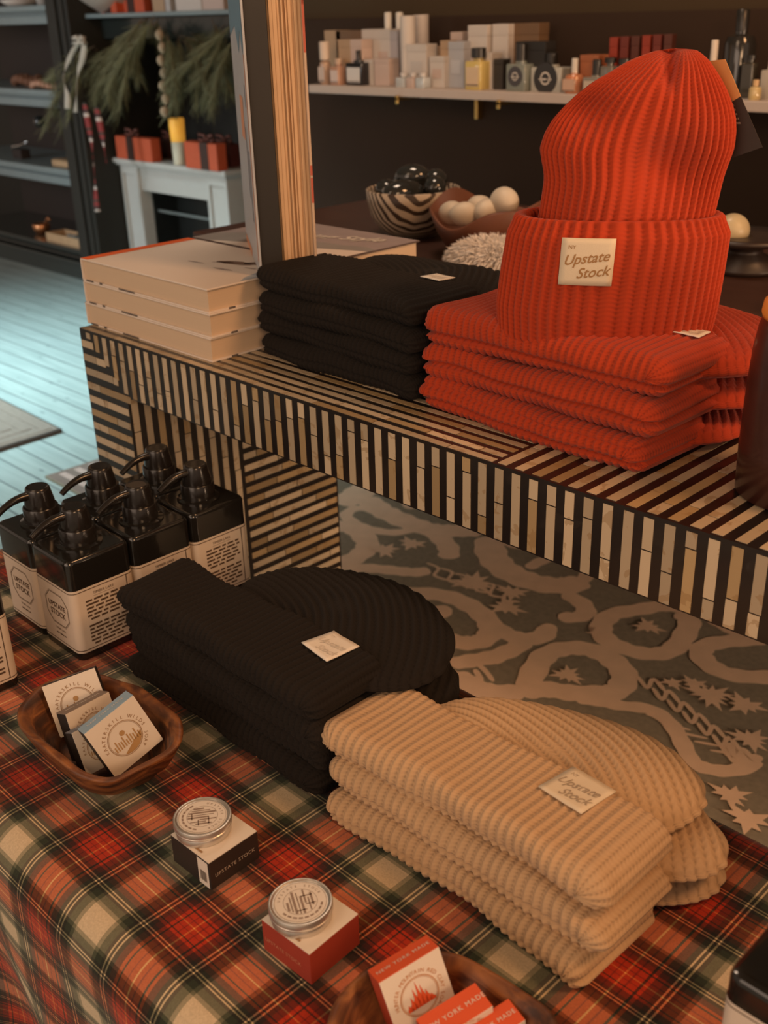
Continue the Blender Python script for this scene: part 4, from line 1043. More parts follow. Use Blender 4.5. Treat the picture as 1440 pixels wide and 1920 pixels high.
def fur(name, c, R, label, m_, n=5200, seed=1, L=.017):
    rr = np.random.RandomState(seed); mb = MB()
    prof = [(max(0, math.sin(PI*k/20)), -math.cos(PI*k/20)) for k in range(21)]
    mb.lathe(prof, 32); mb.map(lambda p: (p[0]*R[0]*.9, p[1]*R[1]*.9, p[2]*R[2]*.9))
    for k in range(n):
        d = rr.normal(size=3); d /= np.linalg.norm(d); d[2] = abs(d[2]) if rr.rand() < .7 else d[2]
        p = d*np.array(R)*.88; s_ = np.cross(d, rr.normal(size=3)); s_ /= np.linalg.norm(s_); w_ = .0016
        dr = d+np.array([-.5, -.3, -.15])*rr.rand()+rr.normal(size=3)*.25; dr /= np.linalg.norm(dr); l = L*(.6+.8*rr.rand()); q1 = p+dr*l*.5+np.array([0, 0, -.002]); q2 = p+dr*l+np.array([0, 0, -.007])
        mb.add([p-s_*w_, p+s_*w_, q1+s_*w_*.7, q1-s_*w_*.7, q2], [(0, 1, 2, 3), (3, 2, 4)])
    o = put(name, mb, m_, None, loc=c); tag(o, label, 'fur'); return o
M_fur = mat('white_fur', (.86, .80, .74), .9, var=.06, sheen=.2)
fc = on(935, 488, TZ+.03)
fur('fur_cushion', (fc[0], fc[1]-.02, TZ+.036), (.085, .07, .036), 'fluffy white fur cushion between the black and the orange stacks', M_fur, seed=2)
fur('fur_ornament', (-.70, 1.62, TZ+.045), (.035, .035, .035), 'small fuzzy tan fur ball behind the wooden jar', mat('tan_fur', (.36, .26, .15), .9), n=900, seed=3, L=.02)
m = MB(); m.lathe([(.030*math.sin(PI*k/14), -.030*math.cos(PI*k/14)) for k in range(15)], 28)
o = put('ornament', m, mat('ivory_glaze', (.55, .45, .28), .35), None, smooth=True, loc=tuple(ony(1374, 432, 1.85))); tag(o, 'ivory ball ornament on a dark stand beside the orange beanie', 'ornament')
op = o.location
t = thing('ornament_stand', 'low dark round stand under the ivory ball ornament', 'stand', (op[0]+.03, op[1], TZ))
m = MB(); m.lathe([(.07, 0), (.075, .01), (.03, .03), (.03, .04), (.085, .053), (.09, .062), (.05, .059), (0, .057)], 40); put('body', m, mat('dark_stand', (.03, .018, .014), .4), t, smooth=True)

# ================================================================= PERFUME SHELF
SY = 2.40; SZ = .5505; ST = .024
M_shelf = mat('pale_pink_board', (.50, .42, .37), .6, var=.04)
t = thing('wall_shelf', 'long pale wall shelf on brass brackets crowded with perfume bottles', 'shelf', (-1.9, 2.52, SZ-ST))
m = MB(); x0 = ony(578, 165, SY)[0]; m.box(x0+1.9, 4.0, SY-2.52, .128, 0, ST); put('board', m, M_shelf, t, bevel=.0025)
for px_, dx in ((747, 0), (893, .0), (937, 0), (1330, 0)):
    if px_ == 893: continue
    X = ony(px_, 195, SY)[0]+1.9; m = MB(); m.box(X-.006, X+.006, SY-2.52-.008, .12, -.010, -.0005); m.box(X-.006, X+.006, SY-2.52-.008, SY-2.52-.003, -.020, .004); put('bracket', m, M_gold, t, bevel=.0015)
X = ony(892, 205, 2.62)[0]+1.9; m = MB(); m.box(X-.006, X+.006, .10, .125, -.075, -.001); put('bracket', m, M_gold, t, bevel=.0015)

def cmat(c, **k):
    nm = 'paint_%02x%02x%02x' % tuple(int(min(255, v*255)) for v in c); return mat(nm, c, k.get('rough', .6), var=.04, metal=k.get('metal', 0), coat=k.get('coat', 0))
PW = (.58, .52, .47); PP = (.55, .42, .36); PT_ = (.42, .28, .17); BRN = (.16, .09, .045); LIL = (.42, .38, .39)
def carton(px0, px1, pyt, Y, c, label, cat='box', nm='perfume_box', stripe=None, group='cartons on the perfume shelf', z0=None):
    X0 = ony(px0, 170, Y)[0]; X1 = ony(px1, 170, Y)[0]; zt_ = ony((px0+px1)/2, pyt, Y)[2]; z0 = SZ if z0 is None else z0
    w = X1-X0; d = min(w, .045) if Y > 2.42 else min(w, .04); h = zt_-z0; t = thing(nm, label, cat, ((X0+X1)/2, Y+d/2, z0), 0, group)
    m = MB(); m.box(-w/2, w/2, -d/2, d/2, 0, h*.82); put('carton', m, cmat(c), t, bevel=.001)
    m = MB(); m.box(-w/2-.0004, w/2+.0004, -d/2-.0004, d/2+.0004, h*.82, h); put('lid', m, cmat(tuple(v*.93 for v in c)), t, bevel=.001)
    if stripe:
        m = MB(); m.box(-w*.3, w*.3, -d/2-.0012, -d/2-.0005, h*.3, h*.6); put('label', m, cmat(stripe), t)
    return t
def bottle(px0, px1, pyt, pyb, Y, c, label, cap=(.02, .018, .016), capw=.55, capf=.3, lab=None, round_=False, glass=0., group='bottles on the perfume shelf', neck=True, shape=None, emblem=None):
    X0 = ony(px0, 170, Y)[0]; X1 = ony(px1, 170, Y)[0]; zt_ = ony((px0+px1)/2, pyt, Y)[2]; w = X1-X0; h = zt_-SZ; hb = h*(1-capf)
    t = thing('perfume_bottle', label, 'bottle', ((X0+X1)/2, Y+w/2, SZ), 0, group)
    mm = mat('glass_%02x%02x%02x' % tuple(int(v*255) for v in c), c, .12, var=.05, coat=.5, trans=glass)
    m = MB()
    if round_: m.lathe([(w*.46, 0), (w*.5, .003), (w*.5, hb*.8), (w*.42, hb*.92), (w*.2, hb*.96), (w*.2, hb)], 32)
    else:
        dd = min(w, .05); loft_rr(m, [(w*.96, dd*.96, .003, 0), (w, dd, .005, .002), (w, dd, .005, hb*.86), (w*.94, dd*.94, .005, hb*.90), (w*.4, dd*.4, .004, hb*.92), (w*.4, dd*.4, .004, hb)], 4)
    put('body', m, mm, t, smooth=True, auto=40)
    m = MB(); cw = w*capw/2; m.lathe([(cw, hb), (cw, h*.985), (cw*.85, h), (0, h)], 28); put('cap', m, cmat(cap, rough=.3), t, smooth=True, auto=40)
    if lab:
        m = MB(); s_ = w/2 if round_ else min(w, .05)/2; m.box(-w*.38, w*.38, -s_-.0012, -s_+.001 if not round_ else -s_+.003, hb*.12, hb*.72); l = put('label', m, cmat(lab), t)
        m = MB(); m.box(-w*.38, w*.38, -s_-.0018, -s_-.0011, hb*.15, hb*.18); put('lettering', m, M_ink, l)
    if emblem:
        m = MB(); s_ = min(w, .05)/2; m.add([(.38*w*math.cos(2*PI*k/28), -s_-.0008, hb*.5+.38*w*math.sin(2*PI*k/28)) for k in range(28)], [tuple(range(27, -1, -1))]); l = put('label', m, cmat(emblem), t)
        m = MB(); F = lambda u, v: (u, -s_-.0014, hb*.5+v); add_ring(m, F, 0, 0, w*.12, w*.16, n=20); words(m, F, -w*.2, w*.2, -w*.04, w*.06); put('lettering', m, M_white, l)
    return t
YB, YM, YF = 2.505, 2.455, 2.412
carton(613, 642, 57, YB, PT_, 'tan carton at the left end of the perfume shelf'); carton(634, 682, 57, YB, BRN, 'long brown carton behind the black dropper bottle')
carton(637, 660, 74, YM, PT_, 'peach carton behind the small pink bottle'); carton(660, 681, 74, YM, PP, 'pale rose carton directly behind the black dropper bottle')
bottle(597, 611, 78, 163, YF, (.42, .28, .20), 'slim rose spray bottle with gold neck, first on the perfume shelf', cap=(.62, .50, .40), capw=.9, capf=.42, round_=True, lab=(.55, .44, .38))
bottle(619, 636, 110, 163, YF, (.45, .26, .18), 'small rose bottle with pale label left of the black dropper bottle', cap=(.5, .35, .25), capf=.22, lab=(.62, .5, .45))
bottle(643, 674, 95, 163, YF, (.014, .014, .016), 'black dropper bottle with white label on the perfume shelf', capf=.28, capw=.22, lab=(.62, .60, .58))
carton(682, 706, 55, YB, PW, 'tall white carton right of the tan cartons'); carton(706, 734, 55, YB, PW, 'tall white carton next in line with a faint picture', stripe=PP); carton(733, 747, 58, YB, LIL, 'narrow lilac grey carton beside the tall tubes')
carton(684, 700, 112, YM, PW, 'small white carton in front of the first tall white carton'); carton(703, 730, 110, YM, PP, 'squat blush carton in the front row left of the bracket')
for i, (a, b_) in enumerate(((718, 731), (739, 752))):
    bottle(a, b_, 23, 165, 2.55, (.45, .40, .34), 'back row bottle with a stacked white ball stopper, %s of the pair' % ('left' if i == 0 else 'right'), cap=(.66, .62, .55), capw=.75, capf=.24, round_=True)
def tube_(px0, px1, pyt, Y, c, label):
    X0 = ony(px0, 170, Y)[0]; X1 = ony(px1, 170, Y)[0]; h = ony(px0, pyt, Y)[2]-SZ; w = (X1-X0)/2; t = thing('perfume_tube', label, 'tube', ((X0+X1)/2, Y+w, SZ), 0, 'tall round tubes on the perfume shelf')
    m = MB(); m.lathe([(w, 0), (w, h*.55)], 32); put('tube', m, cmat(c), t, smooth=True, auto=40)
    m = MB(); m.lathe([(w+.0006, h*.552), (w+.0006, h-.001), (w-.0005, h), (0, h)], 32); put('lid', m, cmat(tuple(v*.95 for v in c)), t, smooth=True, auto=40)
tube_(747, 767, 30, YM, PW, 'tall blush tube, left of the two tall tubes'); tube_(772, 792, 28, 2.52, (.50, .44, .40), 'tall grey rose tube, right of the two tall tubes')
carton(764, 800, 83, YM, PW, 'wide white carton under the tall grey rose tube', stripe=(.50, .46, .43)); carton(797, 826, 87, YB, (.30, .20, .13), 'low bronze carton between white cartons')
for i, (a, b_) in enumerate(((741, 758), (760, 776), (778, 794))):
    bottle(a, b_, 137, 167, YF, ((.48, .50, .50), (.55, .42, .36), (.46, .50, .52))[i], ['small clear jar in front of the tubes, left of three', 'small blush jar in front of the tubes, middle of three', 'small bluish jar in front of the tubes, right of three'][i], cap=(.55, .52, .50), capf=.25, capw=.6)
carton(806, 833, 106, YM, PW, 'short white carton with a rose stripe', stripe=PP); carton(826, 842, 76, 2.48, PT_, 'slim tan carton beside the bluish carton')
carton(841, 869, 78, 2.475, (.42, .42, .44), 'bluish white carton left of the yellow bottle', stripe=(.50, .50, .52)); carton(845, 866, 60, 2.53, PP, 'small blush carton rising behind the bluish carton')
bottle(869, 899, 90, 176, YF, (.60, .46, .16), 'yellow perfume bottle with a black cap and cream label', capf=.24, capw=.72, lab=(.62, .46, .30))
carton(877, 912, 47, YB, PW, 'large white carton behind the yellow bottle', stripe=PP); carton(898, 921, 99, YM, PW, 'white carton right of the yellow bottle')
carton(922, 951, 45, 2.52, PW, 'tall white carton beside the brown cartons', stripe=(.5, .45, .42)); carton(951, 974, 44, 2.545, BRN, 'brown carton, left of two behind the square bottles'); carton(974, 1007, 43, 2.545, BRN, 'brown carton, right of two behind the square bottles')
carton(925, 942, 111, YM, (.035, .028, .022), 'small black carton behind the brass bracket')
bottle(944, 980, 82, 176, YF, (.30, .33, .29), 'square grey green bottle with a round dark label, left of the pair', capf=.36, capw=.42, glass=.3, emblem=(.06, .055, .06))
bottle(982, 1040, 100, 178, YF, (.44, .43, .38), 'wide grey square bottle with a round black label, right of the pair', capf=.30, capw=.30, emblem=(.03, .028, .028))
carton(965, 1020, 78, YM, (.020, .017, .015), 'wide black carton behind the grey square bottles')
bottle(1051, 1080, 110, 180, YF, (.50, .20, .10), 'amber pink bottle with a white nozzle cap', cap=(.6, .55, .48), capf=.42, capw=.35, round_=True, lab=(.55, .36, .26))
carton(1085, 1119, 103, YM, (.36, .12, .05), 'orange brown carton behind the clear bottle with a black cap'); bottle(1090, 1122, 112, 180, YF, (.36, .33, .28), 'clear bottle with a black cap and pale label', capf=.45, capw=.45, glass=.35, lab=(.5, .42, .33))
bottle(1122, 1146, 108, 182, 2.43, (.30, .28, .24), 'clear jar at the left of the two beside the orange hat', capf=.15, capw=.8, glass=.5); bottle(1148, 1172, 110, 182, 2.43, (.30, .28, .24), 'clear jar touching the outline of the orange hat', capf=.15, capw=.8, glass=.5)
for i in range(6):
    a = 1138+i*20; carton(a, a+14, 70-i*1.2, 2.53, ((.30, .04, .02), (.16, .03, .02), (.10, .03, .02))[i % 3 if i != 3 else 0], ['bright red carton first in the row above the hat', 'dark red carton second in the row above the hat', 'brown red carton third in the row above the hat', 'bright red carton fourth in the row above the hat', 'dark red carton fifth in the row above the hat', 'brown red carton last in the row above the hat'][i])
bottle(1321, 1336, 75, 186, YM, (.55, .42, .34), 'slim pink bottle with a white cap right of the orange hat', cap=(.62, .54, .46), capf=.5, capw=.8, round_=True)
bottle(1338, 1392, 18, 186, 2.49, (.022, .020, .018), 'tall black bottle behind the hang tag', capf=.25, capw=.4, round_=True)
bottle(1385, 1408, 103, 188, YM, (.05, .045, .035), 'dark bottle right of the hang tag', capf=.1, capw=.7)
bottle(1400, 1421, 150, 190, YF, (.55, .42, .20), 'tiny gold bottle with a ball stopper at the shelf edge', cap=(.6, .4, .2), capf=.3, capw=.5, round_=True)
bottle(1422, 1447, 105, 190, YM, (.42, .38, .32), 'frosted bottle with a round white stopper at the right picture edge', cap=(.6, .5, .38), capf=.25, capw=.4)

# ================================================================= WALL SHELVES AT THE LEFT
M_dk = mat('dark_green_lacquer', (.020, .026, .024), .22, var=.1, coat=.4); M_dkb = mat('brown_shelf_back', (.028, .018, .015), .7)
M_edge = mat('shelf_daylight_sheen', (.20, .25, .26), .35, var=.12)  # cool daylight reflected by the green-black shelves, put into a lighter colour
WY = 2.9; zsh = [.822, .434, .055, -.349]
t = thing('display_shelves', 'tall dark green shelving with daylight-tinted shelf edges at the left', 'shelf unit', (-5.75, 3.1, -ZF))
m = MB(); m.box(-.95, .555, .26, .29, 0, 2.6); put('back_panel', m, M_dkb, t)
m = MB(); m.box(.555, .58, -.19, .29, 0, 2.6); put('side_panel', m, M_dk, t)
for i, z in enumerate(zsh):
    m = MB(); m.box(-.95, .555, -.20, .26, z+ZF-.028, z+ZF); m.box(-.95, .50, -.18, -.15, z+ZF-.085, z+ZF-.045); m.box(-.95, .555, -.165, -.15, z+ZF-.045, z+ZF-.028)
    put('shelf', m, M_edge if i < 3 else M_dk, t, bevel=.004)
m = MB(); m.box(-.95, .58, -.22, .26, 0, .10); m.box(-.95, .58, -.24, -.2, .085, .10); put('plinth', m, M_dk, t, bevel=.004)
def at(px_, py_, Y, z): p = ony(px_, py_, Y); return (p[0], Y, z)
M_tanw = mat('pale_pine', (.52, .34, .19), .6, var=.15); M_cop = mat('copper', (.62, .27, .12), .3, metal=.8); M_brw = mat('rattan_brown', (.20, .09, .05), .7, var=.3)
def tray(px0, px1, Y, z, h, label, m_, d=.12, nm='wooden_tray'):
    X0 = ony(px0, 300, Y)[0]; X1 = ony(px1, 300, Y)[0]; w = X1-X0; t = thing(nm, label, 'tray', ((X0+X1)/2, Y+d/2, z))
    m = MB(); m.box(-w/2, w/2, -d/2, d/2, 0, .006); put('base', m, m_, t)
    m = MB(); m.box(-w/2, w/2, -d/2, -d/2+.006, .006, h); m.box(-w/2, w/2, d/2-.006, d/2, .006, h); m.box(-w/2, -w/2+.006, -d/2+.006, d/2-.006, .006, h); m.box(w/2-.006, w/2, -d/2+.006, d/2-.006, .006, h); put('sides', m, m_, t, bevel=.001)
    return ((X0+X1)/2, Y+d/2, z)
c = tray(64, 156, 2.93, zsh[3], .045, 'pale pine tray of small grey things on the lowest shelf', M_tanw)
for i in range(5):
    m = MB(); m.lathe([(.018, 0), (.02, .012), (.016, .03+.006*(i % 2)), (.006, .036), (0, .036)], 16); o = put('small_jar', m, mat('grey_jar', (.30, .30, .28), .5), None, smooth=True, loc=(c[0]-.10+.05*i, c[1], c[2]+.006)); tag(o, ['small grey jar at the left end of the pine tray', 'small grey jar second in the pine tray', 'small grey jar in the middle of the pine tray', 'small grey jar fourth in the pine tray', 'small grey jar at the right end of the pine tray'][i], 'jar', 'small jars in the pine tray')
X = at(150, 430, 3.0, zsh[3]); t = thing('copper_vase', 'slender tan bottle vase at the right end of the lowest shelf', 'vase', (X[0], 3.08, zsh[3])); m = MB(); m.lathe([(.02, 0), (.03, .02), (.032, .05), (.012, .085), (.009, .20), (.011, .205), (0, .205)], 24); put('body', m, mat('tan_ceramic', (.42, .25, .15), .5), t, smooth=True)
X = at(72, 405, 3.0, zsh[3]); t = thing('copper_scoop', 'shiny copper scoop standing left of the pine tray', 'scoop', (X[0]-.04, 3.03, zsh[3]))
m = MB(); m.lathe([(.03, 0), (.045, .02), (.05, .05), (.047, .052), (.04, .02), (0, .01)], 24); put('cup', m, M_cop, t, smooth=True); m = MB(); m.tube([(.04, 0, .05), (.08, -.01, .075), (.12, -.015, .10), (.135, -.015, .085)], .006, 10); put('handle', m, M_cop, t, smooth=True)
X = at(108, 285, 2.93, zsh[2]); t = thing('rolling_board', 'pale wooden board lying on the middle shelf', 'board', (X[0]+.02, 3.0, zsh[2])); m = MB(); loft_rr(m, [(.28, .10, .02, 0), (.29, .11, .03, .004), (.29, .11, .03, .03), (.28, .10, .03, .034)]); put('board', m, M_tanw, t, smooth=True, auto=40)
m = MB(); m.tube([(.03, 0, .034), (.05, -.01, .05), (.10, 0, .05), (.12, .0, .034)], .007, 8); put('handle', m, mat('grey_rope', (.35, .30, .26), .8), t, smooth=True)
X = at(30, 265, 3.0, zsh[2]); t = thing('metal_spoon', 'slim metal spoon resting on a dark block on the middle shelf', 'spoon', (X[0], 3.02, zsh[2])); m = MB(); m.box(-.05, .05, -.03, .03, 0, .05); put('block', m, M_dkb, t, bevel=.004); m = MB(); m.tube([(-.09, 0, .055), (0, 0, .068), (.09, 0, .095)], .005, 8, taper=[1.8, 1, .8]); put('spoon', m, M_orn2, t, smooth=True)
X = at(74, 228, 3.1, zsh[2]); t = thing('glass_ball', 'dark glass ball hanging under the second shelf', 'ornament', (X[0], 3.1, ony(74, 228, 3.1)[2])); m = MB(); m.lathe([(.032*math.sin(PI*k/14), -.032*math.cos(PI*k/14)) for k in range(15)], 24); put('ball', m, M_orn, t, smooth=True); m = MB(); m.tube([(0, 0, .03), (0, 0, zsh[1]-ony(74, 228, 3.1)[2]-.086)], .0015, 6); put('cord', m, M_ink, t)
# bead garlands and pretzel wreaths on the second shelf
def heap(nm, px_, Y, z, w, n, m_, label, seed, r=.016):
    X = ony(px_, 150, Y)[0]; R = random.Random(seed); mb = MB()
    for k in range(n):
        a = 2*PI*k/n; x = w*math.cos(a); y = .05*math.sin(a); zz_ = r+.008*math.sin(3*a)+.004
        mb.lathe([(r*math.sin(PI*j/8), zz_-r*math.cos(PI*j/8)) for j in range(9)], 12, c=(x, y))
    o = put(nm, mb, m_, None, smooth=True, loc=(X, Y+.05, z)); tag(o, label, 'garland')
heap('bead_garland', 70, 2.93, zsh[1], .125, 22, mat('rose_beads', (.50, .27, .18), .5), 'rose brown bead garland coiled on the second shelf', 1)
heap('bead_garland', 35, 3.02, zsh[1]+.0, .10, 16, M_brw, 'darker brown bead garland behind the rose one on the second shelf', 2, .024)
for i, (px_, y0, w) in enumerate([(20, 2.95, .11), (62, 3.0, .05)]):
    X = ony(px_, 10, y0)[0]; t = thing('candle_jar' if i else 'white_dish', ['white speckled dish on the top left shelf', 'pale candle jar on the top left shelf'][i], 'dish' if not i else 'jar', (X, y0+.06, zsh[0])); m = MB()
    m.lathe([(w*.6, 0), (w, .03 if not i else .09), (w*.95, .032 if not i else .092), (w*.5, .012), (0, .01)], 32); put('body', m, cmat(PW), t, smooth=True)

# ================================================================= FIREPLACE AND ITS MANTEL
MY = 3.0; MZ = .125
M_wp = mat('white_paint', (.50, .48, .45), .5, var=.04)
xl, xr = ony(205, 298, MY)[0], ony(421, 330, MY)[0]
t = thing('fireplace', 'small white fireplace surround with a black firebox', 'fireplace', ((xl+xr)/2, MY+.1, -ZF))
hw = (xr-xl)/2; H = MZ+ZF
m = MB(); m.box(-hw, hw, -.10, .15, H-.022, H); m.box(-hw+.02, hw-.02, -.085, .15, H-.035, H-.022); put('mantel_shelf', m, M_wp, t, bevel=.005)
pw = .155
for s_ in (-1, 1):
    a, b_ = (-hw+.035, -hw+.035+pw) if s_ < 0 else (hw-.035-pw, hw-.035)
    m = MB(); m.box(a, b_, -.055, .14, 0, H-.035); m.box(a, a+.022, -.068, -.055, 0, H-.035); m.box(b_-.022, b_, -.068, -.055, 0, H-.035); m.box(a+.022, b_-.022, -.068, -.055, H-.075, H-.035); m.box(a+.022, b_-.022, -.068, -.055, 0, .06); put('pillar', m, M_wp, t, bevel=.002)
m = MB(); m.box(-hw+.035+pw, hw-.035-pw, -.05, .14, H-.15, H-.035); put('header', m, M_wp, t, bevel=.002)
m = MB(); a = hw-.035-pw; m.box(-a, a, .13, .14, 0, H-.15); m.box(-a-.0, -a+.01, .0, .13, 0, H-.15); m.box(a-.01, a, .0, .13, 0, H-.15); put('firebox', m, mat('soot_black', (.012, .013, .012), .35), t)
m = MB(); m.box(-a+.01, a-.01, .02, .03, H-.262, H-.250); put('rail', m, mat('steel_rail', (.30, .34, .34), .3, metal=.6), t)
# gift boxes
M_red = mat('red_orange_gift', (.52, .085, .03), .6, var=.1)
def gift(px0, px1, pyt, Y, label, grp='red gift boxes on the mantel', z=MZ, d=.055, split=.42, mm=None):
    X0 = ony(px0, 290, Y)[0]; X1 = ony(px1, 290, Y)[0]; w = X1-X0; h = ony((px0+px1)/2, pyt, Y)[2]-z; t = thing('gift_box', label, 'gift box', ((X0+X1)/2, Y+d/2, z), 0, grp)
    m = MB(); m.box(-w/2, w/2, -d/2, d/2, 0, h); put('box', m, mm or M_red, t, bevel=.003)
    m = MB(); c_ = -w/2+w*split; m.box(c_-.030, c_+.030, -d/2-.002, d/2+.002, 0, h+.002); rb = put('ribbon', m, mat('brown_ribbon', (.045, .018, .012), .5), t)
    m = MB()
    for s_ in (-1, 1):
        pts = [(c_, 0, h+.002), (c_+s_*.02, -.005, h+.03), (c_+s_*.05, -.01, h+.035), (c_+s_*.055, -.01, h+.012), (c_+s_*.02, 0, h+.006)]; m.tube(pts, .007, 8)
    put('bow', m, mat('plaid_bow', (.16, .055, .04), .7, var=.5, scale=60), t, smooth=True)
gift(219, 284, 258, 3.0, 'red gift box with a brown ribbon at the left end of the mantel'); gift(346, 406, 268, 2.985, 'red gift box with a brown ribbon right of the yellow candle', split=.62)
gift(298, 330, 262, 3.13, 'dark red gift box at the back between the two front boxes', split=.5, mm=mat('dark_red_gift', (.09, .018, .014), .6)); gift(400, 432, 270, 3.10, 'dark red gift box at the right end of the mantel', split=.5, mm=mat('dark_red_gift', (.09, .018, .014), .6))
t = thing('pillar_candle', 'pillar candle with a glowing yellow top on the mantel', 'candle', (*[ony(338, 300, 3.04)[i] for i in (0, 1)], MZ)); hh = ony(337, 222, 3.04)[2]-MZ
m = MB(); m.lathe([(.030, 0), (.031, .004), (.033, hh*.5)], 32); put('candle_base', m, mat('ivory_wax', (.60, .55, .42), .5), t, smooth=True)
m = MB(); m.lathe([(.033, hh*.5), (.034, hh*.7), (.036, hh*.97), (.033, hh), (.024, hh-.005), (0, hh-.008)], 32); put('glowing_wax', m, mat('amber_wax', (.85, .45, .06), .5, emit=(1., .42, .05), es=.35), t, smooth=True)
m = MB(); m.tube([(0, 0, hh-.008), (.001, 0, hh+.006)], .0015, 6); put('wick', m, M_ink, t)
# upper shelf
t = thing('upper_shelf', 'dark shelf with a pale edge above the fireplace', 'shelf', (-4.4, 3.15, .775)); m = MB(); m.box(ony(110, 33, 2.95)[0]+4.4, 1.1, -.20, .25, -.018, 0); put('board', m, M_edge, t, bevel=.003); m = MB(); m.box(-.85, 1.1, -.12, .25, -.11, -.018); put('moulding', m, M_dk, t, bevel=.004)
z_ = .775
X = ony(188, 5, 3.02)[0]; t = thing('serving_bowl', 'wide pale shallow bowl on the upper shelf', 'bowl', (X, 3.10, z_)); m = MB(); m.lathe([(.07, 0), (.08, .004), (.17, .062), (.175, .066), (.165, .066), (.07, .012), (0, .010)], 48); put('bowl', m, cmat((.50, .42, .36)), t, smooth=True)
gift(224, 250, -30, 3.02, 'red box beside the pale bowl on the upper shelf', 'red boxes on the upper shelf', z_); gift(255, 300, -40, 3.06, 'dark red box second along the upper shelf', 'red boxes on the upper shelf', z_, split=.5)
for i, (a, b_, c_) in enumerate([(303, 324, PT_), (326, 335, (.45, .42, .40)), (345, 392, PW), (394, 432, PP)]):
    carton(a, b_, -60, 3.02, c_, ['tan hardback standing on the upper shelf', 'thin grey book standing on the upper shelf', 'white box on the upper shelf above the fir greens', 'blush box at the right end of the upper shelf'][i], cat='book' if i < 2 else 'box', nm='standing_book' if i < 2 else 'storage_box', group='things standing along the upper shelf', z0=z_)
# blue grey panel in the niche
m = MB(); q0 = ony(150, 60, 3.385); q1 = ony(245, 90, 3.385); m.box(q0[0], q1[0]+.4, 3.36, 3.4, q1[2]-.03, q0[2]); struct('trim_3', m, mat('blue_grey_panel', (.055, .075, .078), .6), bevel=.003)
m = MB(); m.box(-3.98, -3.36, 3.30, 3.4, -ZF, .10); struct('trim_4', m, mat('brown_panel', (.12, .065, .035), .7), bevel=.003)
# fir garland
def garland():
    mb = MB(); mt = MB(); R = np.random.RandomState(5)
    Y0 = 2.90
    spr = []
    def P(x, y, dy=0.): p = ony(x, y, Y0+dy); return p
    for (x0, y0, x1, y1, x2, y2) in [(265, 35, 200, 100, 175, 165), (290, 30, 240, 90, 215, 150), (260, 60, 215, 120, 210, 190), (180, 95, 125, 115, 100, 220), (165, 100, 120, 140, 98, 240), (150, 105, 135, 150, 130, 215), (200, 95, 170, 120, 150, 190), (240, 80, 230, 130, 215, 210), (225, 75, 190, 125, 185, 180),
                                   (430, 55, 380, 90, 330, 150), (420, 60, 395, 120, 360, 160), (430, 80, 410, 130, 395, 190), (330, 75, 345, 130, 330, 190), (340, 80, 370, 120, 375, 180), (310, 60, 330, 100, 320, 160), (285, 40, 300, 80, 330, 120), (400, 50, 420, 100, 425, 170), (140, 110, 115, 120, 92, 150), (275, 40, 250, 80, 260, 140), (350, 70, 395, 80, 425, 110)]:
        spr.append((x0, y0, x1, y1, x2, y2))
    for s_ in spr:
        for rep in range(3):
            j = R.normal(size=6)*7; x0, y0, x1, y1, x2, y2 = np.array(s_)+j; dy = R.uniform(-.06, .14)
            A, B, C_ = P(x0, y0, dy), P(x1, y1, dy-.03), P(x2, y2, dy)
            pts = [(1-u)**2*A+2*u*(1-u)*B+u*u*C_ for u in np.linspace(0, 1, 12)]; mt.tube(pts, .0022, 5)
            for k in range(130):
                u = R.uniform(.05, 1); p = (1-u)**2*A+2*u*(1-u)*B+u*u*C_; d = 2*(1-u)*(B-A)+2*u*(C_-B); d /= np.linalg.norm(d)
                q = R.normal(size=3); q -= d*(q@d); q /= np.linalg.norm(q); dr = d*.85+q*.55; l = R.uniform(.05, .095); sd = np.cross(dr, q); sd = sd/np.linalg.norm(sd)*.0017
                e = p+dr*l+np.array([0, 0, -.012]); mb.add([p-sd, p+sd, e+sd*.3, e-sd*.3], [(0, 1, 2, 3)])
    t = thing('fir_garland', 'drooping green fir garland hung across the niche above the mantel', 'garland', (-4.4, 2.95, .35)); off = np.array((-4.4, 2.95, .35))
    mb.map(lambda p: np.array(p)-off); mt.map(lambda p: np.array(p)-off)
    n = put('needles', mb, mat('fir_green', (.15, .145, .07), .75, var=.45, scale=7), t); n['kind'] = 'stuff'; put('branches', mt, mat('fir_twig', (.10, .06, .03), .8), t, smooth=True)
garland()
def ribbon(nm, label, pts, w, m_, cat='ribbon', grp=None):
    mb = MB(); Q = [ony(x, y, Y) for x, y, Y in pts]; G = []
    for i in range(len(Q)-1):
        p0 = Q[max(i-1, 0)]; p1 = Q[i]; p2 = Q[i+1]; p3 = Q[min(i+2, len(Q)-1)]
        for k in range(6):
            u = k/6.; c_ = .5*((2*p1)+(-p0+p2)*u+(2*p0-5*p1+4*p2-p3)*u*u+(-p0+3*p1-3*p2+p3)*u**3); a = math.sin((i+u)*1.7)*.7
            d = np.array([math.cos(a), math.sin(a), 0])*w/2; G.append([c_-d, c_+d])
    G = np.array(G); off = Q[0]; mb.grid(G-off); o = put(nm, mb, m_, None, smooth=True, loc=tuple(off)); so = o.modifiers.new('s', 'SOLIDIFY'); so.thickness = .0015
    tag(o, label, cat, grp); return o
M_crr = mat('cream_satin', (.48, .42, .35), .4, var=.1)
